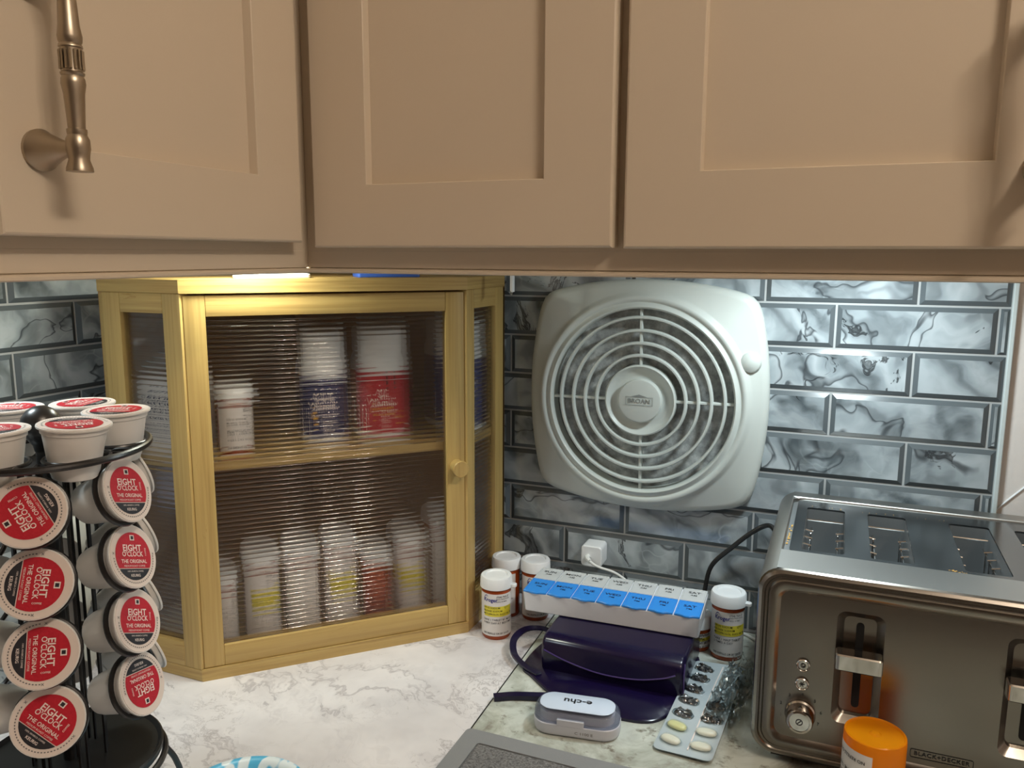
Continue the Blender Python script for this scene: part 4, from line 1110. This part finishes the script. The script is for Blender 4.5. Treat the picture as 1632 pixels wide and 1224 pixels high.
for k, dname in enumerate(DAYS):
    for row in (0, 1):
        y0, y1 = (-0.0030, OD * 0.505) if row == 0 else (OD * 0.52, OD - 0.001)
        x0, x1 = k * CW + 0.0008, (k + 1) * CW - 0.0008
        L = []
        base_ = [(x0, y0 + 0.003), (x0 + CW * 0.25, y0 + 0.0022), (x0 + CW * 0.40, y0), (x1 - CW * 0.40 + 0.001, y0), (x1 - CW * 0.25, y0 + 0.0022), (x1, y0 + 0.003), (x1, y1), (x0, y1)] if row == 0 else [(x0, y0), (x1, y0), (x1, y1), (x1 - CW * 0.3, y1 + 0.001), (x0 + CW * 0.3, y1 + 0.001), (x0, y1)]
        cx, cy = (x0 + x1) / 2, (y0 + y1) / 2
        for s, z in ((1.0, OH - 0.0024), (1.0, OH - 0.0008), (0.975, OH), (0.86, OH), (0.84, OH - 0.0007)):
            L.append([(cx + (x - cx) * s, cy + (y - cy) * s, z) for x, y in base_])
        ld = obj('lid', loft(L), 'blue_lid' if row == 0 else 'frost', org, smooth=30, label='blue evening lid' if row == 0 else 'frosted clear morning lid')
        g = join(text(dname, 0.0078, cx, cy + 0.0075, 0.012, 0, 'CENTER', 0, 1.12), text('PM' if row == 0 else 'AM', 0.0056, cx, cy - 0.0005, 0.008))
        obj('lettering', tf(g, (0, 0, OH - 0.00045)), 'print_black' if row else 'navy', ld, smooth=0, recalc=False)

# ------------------------------------------------------------------ white gadget case
gd = thing('gadget_case', 'small white and smoky clear gadget case on the marbled board', 'gadget', (0.6235, -0.2985, BZ), radians(8.5))
GW, GD = 0.0900, 0.0440
def gl(ins, z, r=0.018): return [(x, y, z) for x, y in rrect(GW - 2 * ins, GD - 2 * ins, r - ins * 0.5, 8)]
obj('lower_shell', loft([gl(0.003, 0.0), gl(0.0008, 0.0015), gl(0, 0.004), gl(0, 0.0128), gl(0.0006, 0.0135)]), 'gadget', gd, smooth=40)
obj('clear_middle', loft([gl(0.0006, 0.0136), gl(0.0004, 0.0145), gl(0.0010, 0.0215), gl(0.0035, 0.0255), gl(0.0050, 0.0262)]), 'smoke', gd, smooth=40, label='smoky clear lid')
obj('inner_block', loft([gl(0.006, 0.0137), gl(0.006, 0.0215)]), 'gadget', gd, smooth=40)
obj('hinge_clip', rbox(-0.018, 0.010, -GD / 2 - 0.0004, -GD / 2 + 0.003, 0.0125, 0.0195, 0.0004), 'gadget', gd)
tp = obj('top_plate', loft([gl(0.0062, 0.0263, 0.017), gl(0.0058, 0.0270, 0.017), gl(0.0068, 0.0277, 0.017)]), 'gadget_top', gd, smooth=40, label='glossy pale blue-white top')
obj('lettering', tf(text('e-chu', 0.0118, 0.0, 0.0020, 0.02, pi, 'CENTER', 0, 1.15), (0, 0, 0.0280)), 'print_black', tp, smooth=0, recalc=False)
obj('side_print', lay(text('C 1100 E', 0.0042, 0.0, 0.0, 0.01, 0, 'CENTER', 0, 1.2), (0.010, -GD / 2 - 0.0003, 0.0068), (1, 0, 0), (0, 0, 1)), 'print_grey', gd, smooth=0, recalc=False)

# ------------------------------------------------------------------ blister pack
bp = thing('blister_pack', 'silvery blister pack with four pale tablets left beside the toaster', 'blister pack', (0.7395, -0.2130, BZ + 0.0036), radians(-3.5))
BW, BL_ = 0.0590, 0.1930
warp = lambda x, y: 0.0035 + 0.0022 * sin(y * 26 + 0.6) + 0.0016 * sin(x * 45) * (1 if y > 0 else .4) - 0.0012
ol = rrect(BW, BL_, 0.007, 5)
g = holed(ol, [], 0)
nx, ny = 14, 40; V, F = [], []
for j in range(ny + 1):
    for i in range(nx + 1):
        x = BW * (i / nx - 0.5); y = BL_ * (j / ny - 0.5)
        ex, ey = BW / 2 - 0.007, BL_ / 2 - 0.007            # pull the corners in to round them
        if abs(x) > ex and abs(y) > ey:
            dx, dy = abs(x) - ex, abs(y) - ey; q = max(dx, dy) / max(1e-9, sqrt(dx * dx + dy * dy))
            x, y = math.copysign(ex + dx * q, x), math.copysign(ey + dy * q, y)
        V.append((x, y, warp(x, y)))
n1 = len(V); V += [(x, y, z - 0.0005) for x, y, z in V]
for j in range(ny):
    for i in range(nx):
        a = j * (nx + 1) + i; q = (a, a + 1, a + nx + 2, a + nx + 1); F += [q, tuple(n1 + k for k in reversed(q))]
obj('sheet', (V, F), 'blister', bp, smooth=60, recalc=False)
obj('score_line', tube([(0.004, y, warp(0.004, y) + 0.0006) for y in [BL_ * (k / 24 - 0.5) * 0.9 for k in range(25)]], 0.0007, 5), 'print_white', bp)


def dome(L_, W_, H_, crumple=0.0, seed=0, n=28, rows=7):
    rings = []
    for k in range(rows + 1):
        u = k / rows; s = cos(u * pi / 2) ** 0.55; z = H_ * sin(u * pi / 2)
        ring = []
        for i in range(n):
            a = 2 * pi * i / n; ca, sa = cos(a), sin(a)
            x = math.copysign(abs(ca) ** 0.8, ca) * L_ / 2 * s; y = math.copysign(abs(sa) ** 0.8, sa) * W_ / 2 * s
            if crumple and k > 0:
                nz = noise.noise(Vector((x * 260 + seed * 7.3, y * 260, seed)))
                zz = max(0.0003, z * (0.55 + 0.9 * nz)); x += crumple * nz
            else: zz = z
            ring.append((x, y, zz))
        rings.append(ring)
    return loft(rings, False, True)


DZ = 0.0255
for k in range(7):
    y = -BL_ / 2 + 0.0180 + k * DZ
    for side in (-1, 1):
        x = side * 0.0152
        if side == 1 and k > 3: 
            continue
        loc = (x, y, warp(x, y))
        rot = radians(-14 if side < 0 else 4)
        full = k < 2
        d_ = obj('pocket', dome(0.0240, 0.0150, 0.0064 if full else 0.0058, 0 if full else 0.0012, k * 2 + side), 'clear' if full else 'film', bp, loc, rot, smooth=60 if full else 25, label='clear pocket holding a tablet' if full else 'crushed empty pocket')
        if full:
            pl = dome(0.0200, 0.0108, 0.0026); 
            obj('tablet', join(tf(pl, (0, 0, 0.0024)), tf(pl, (0, 0, 0.0024), RX(pi))), 'pill_yellow' if (k == 1 and side < 0) else 'pill', d_, smooth=50)
        else:
            obj('torn_foil', dome(0.0205, 0.0120, 0.0024, 0.0012, k + 30), 'crushed', d_, smooth=20)
# crumpled clear wrapper
nx, ny = 34, 44; V = []
for j in range(ny + 1):
    for i in range(nx + 1):
        u, v_ = i / nx - 0.5, j / ny - 0.5
        x, y = u * 0.038, v_ * 0.135
        z = 0.010 + 0.008 * noise.noise(Vector((u * 7, v_ * 12, 3.1))) + 0.006 * noise.noise(Vector((u * 17, v_ * 26, 8.7))) + 0.003 * noise.noise(Vector((u * 36, v_ * 60, 1.0)))
        x += 0.003 * noise.noise(Vector((v_ * 9, u * 9, 5)))
        y += 0.004 * noise.noise(Vector((u * 8, v_ * 8, 9)))
        V.append((x, y, max(0.001, z)))
F = [(j * (nx + 1) + i, j * (nx + 1) + i + 1, (j + 1) * (nx + 1) + i + 1, (j + 1) * (nx + 1) + i) for j in range(ny) for i in range(nx)]
tag(obj('plastic_wrapper', (V, F), 'film', None, (0.7690, -0.1700, BZ + 0.0035), radians(-6), smooth=18, recalc=False), 'crumpled clear plastic wrapper between blister pack and toaster', 'wrapper')

# ------------------------------------------------------------------ charger and its cable
ch = thing('usb_charger', 'white cube charger plugged in against the tiles behind the organizer', 'charger', (0.5560, -0.0012, 0.0850))
obj('cube', tf(rslab(0.0290, 0.0300, -0.0145, 0.0145, 0.0050, 0.0015, 5), (0, -0.0290 / 2 - 0.0008, 0), RX(pi / 2)), 'white', ch, smooth=40)
obj('plug', tube(smoothpath([(-0.004, -0.0290, 0.000), (-0.004, -0.0360, 0.000), (0.002, -0.0420, -0.002)], 4), 0.0032, 8), 'cream_plastic', ch)
cb_ = smoothpath([(0.5580, -0.0430, 0.0830), (0.5700, -0.0440, 0.0775), (0.5950, -0.0400, 0.0700), (0.6200, -0.0340, 0.0500), (0.6400, -0.0200, 0.0200), (0.6750, -0.0170, 0.0070), (0.7250, -0.0220, 0.0062), (0.7550, -0.0160, 0.0062), (0.7720, -0.0260, 0.0062), (0.7860, -0.0400, 0.0062)], 7)
tag(obj('charging_cable', tube(cb_, 0.0017, 7), 'cream_plastic'), 'thin white charging cable from the cube charger towards the toaster', 'cable')

# ------------------------------------------------------------------ paper plate at the bottom edge
pl = thing('paper_plate', 'blue and white patterned paper plate at the bottom edge of the photo', 'plate', (0.3850, -0.5330, 0.0))
obj('plate', lathe([(r_ * 0.655, z_) for r_, z_ in [(0, 0.0006), (0.062, 0.0006), (0.068, 0.003), (0.076, 0.0125), (0.081, 0.0150), (0.0885, 0.0160), (0.0900, 0.0154), (0.0885, 0.0152), (0.081, 0.0140), (0.075, 0.0110), (0.068, 0.0010), (0.062, 0.0), (0, 0.0)]], 72), 'plate', pl, smooth=60)
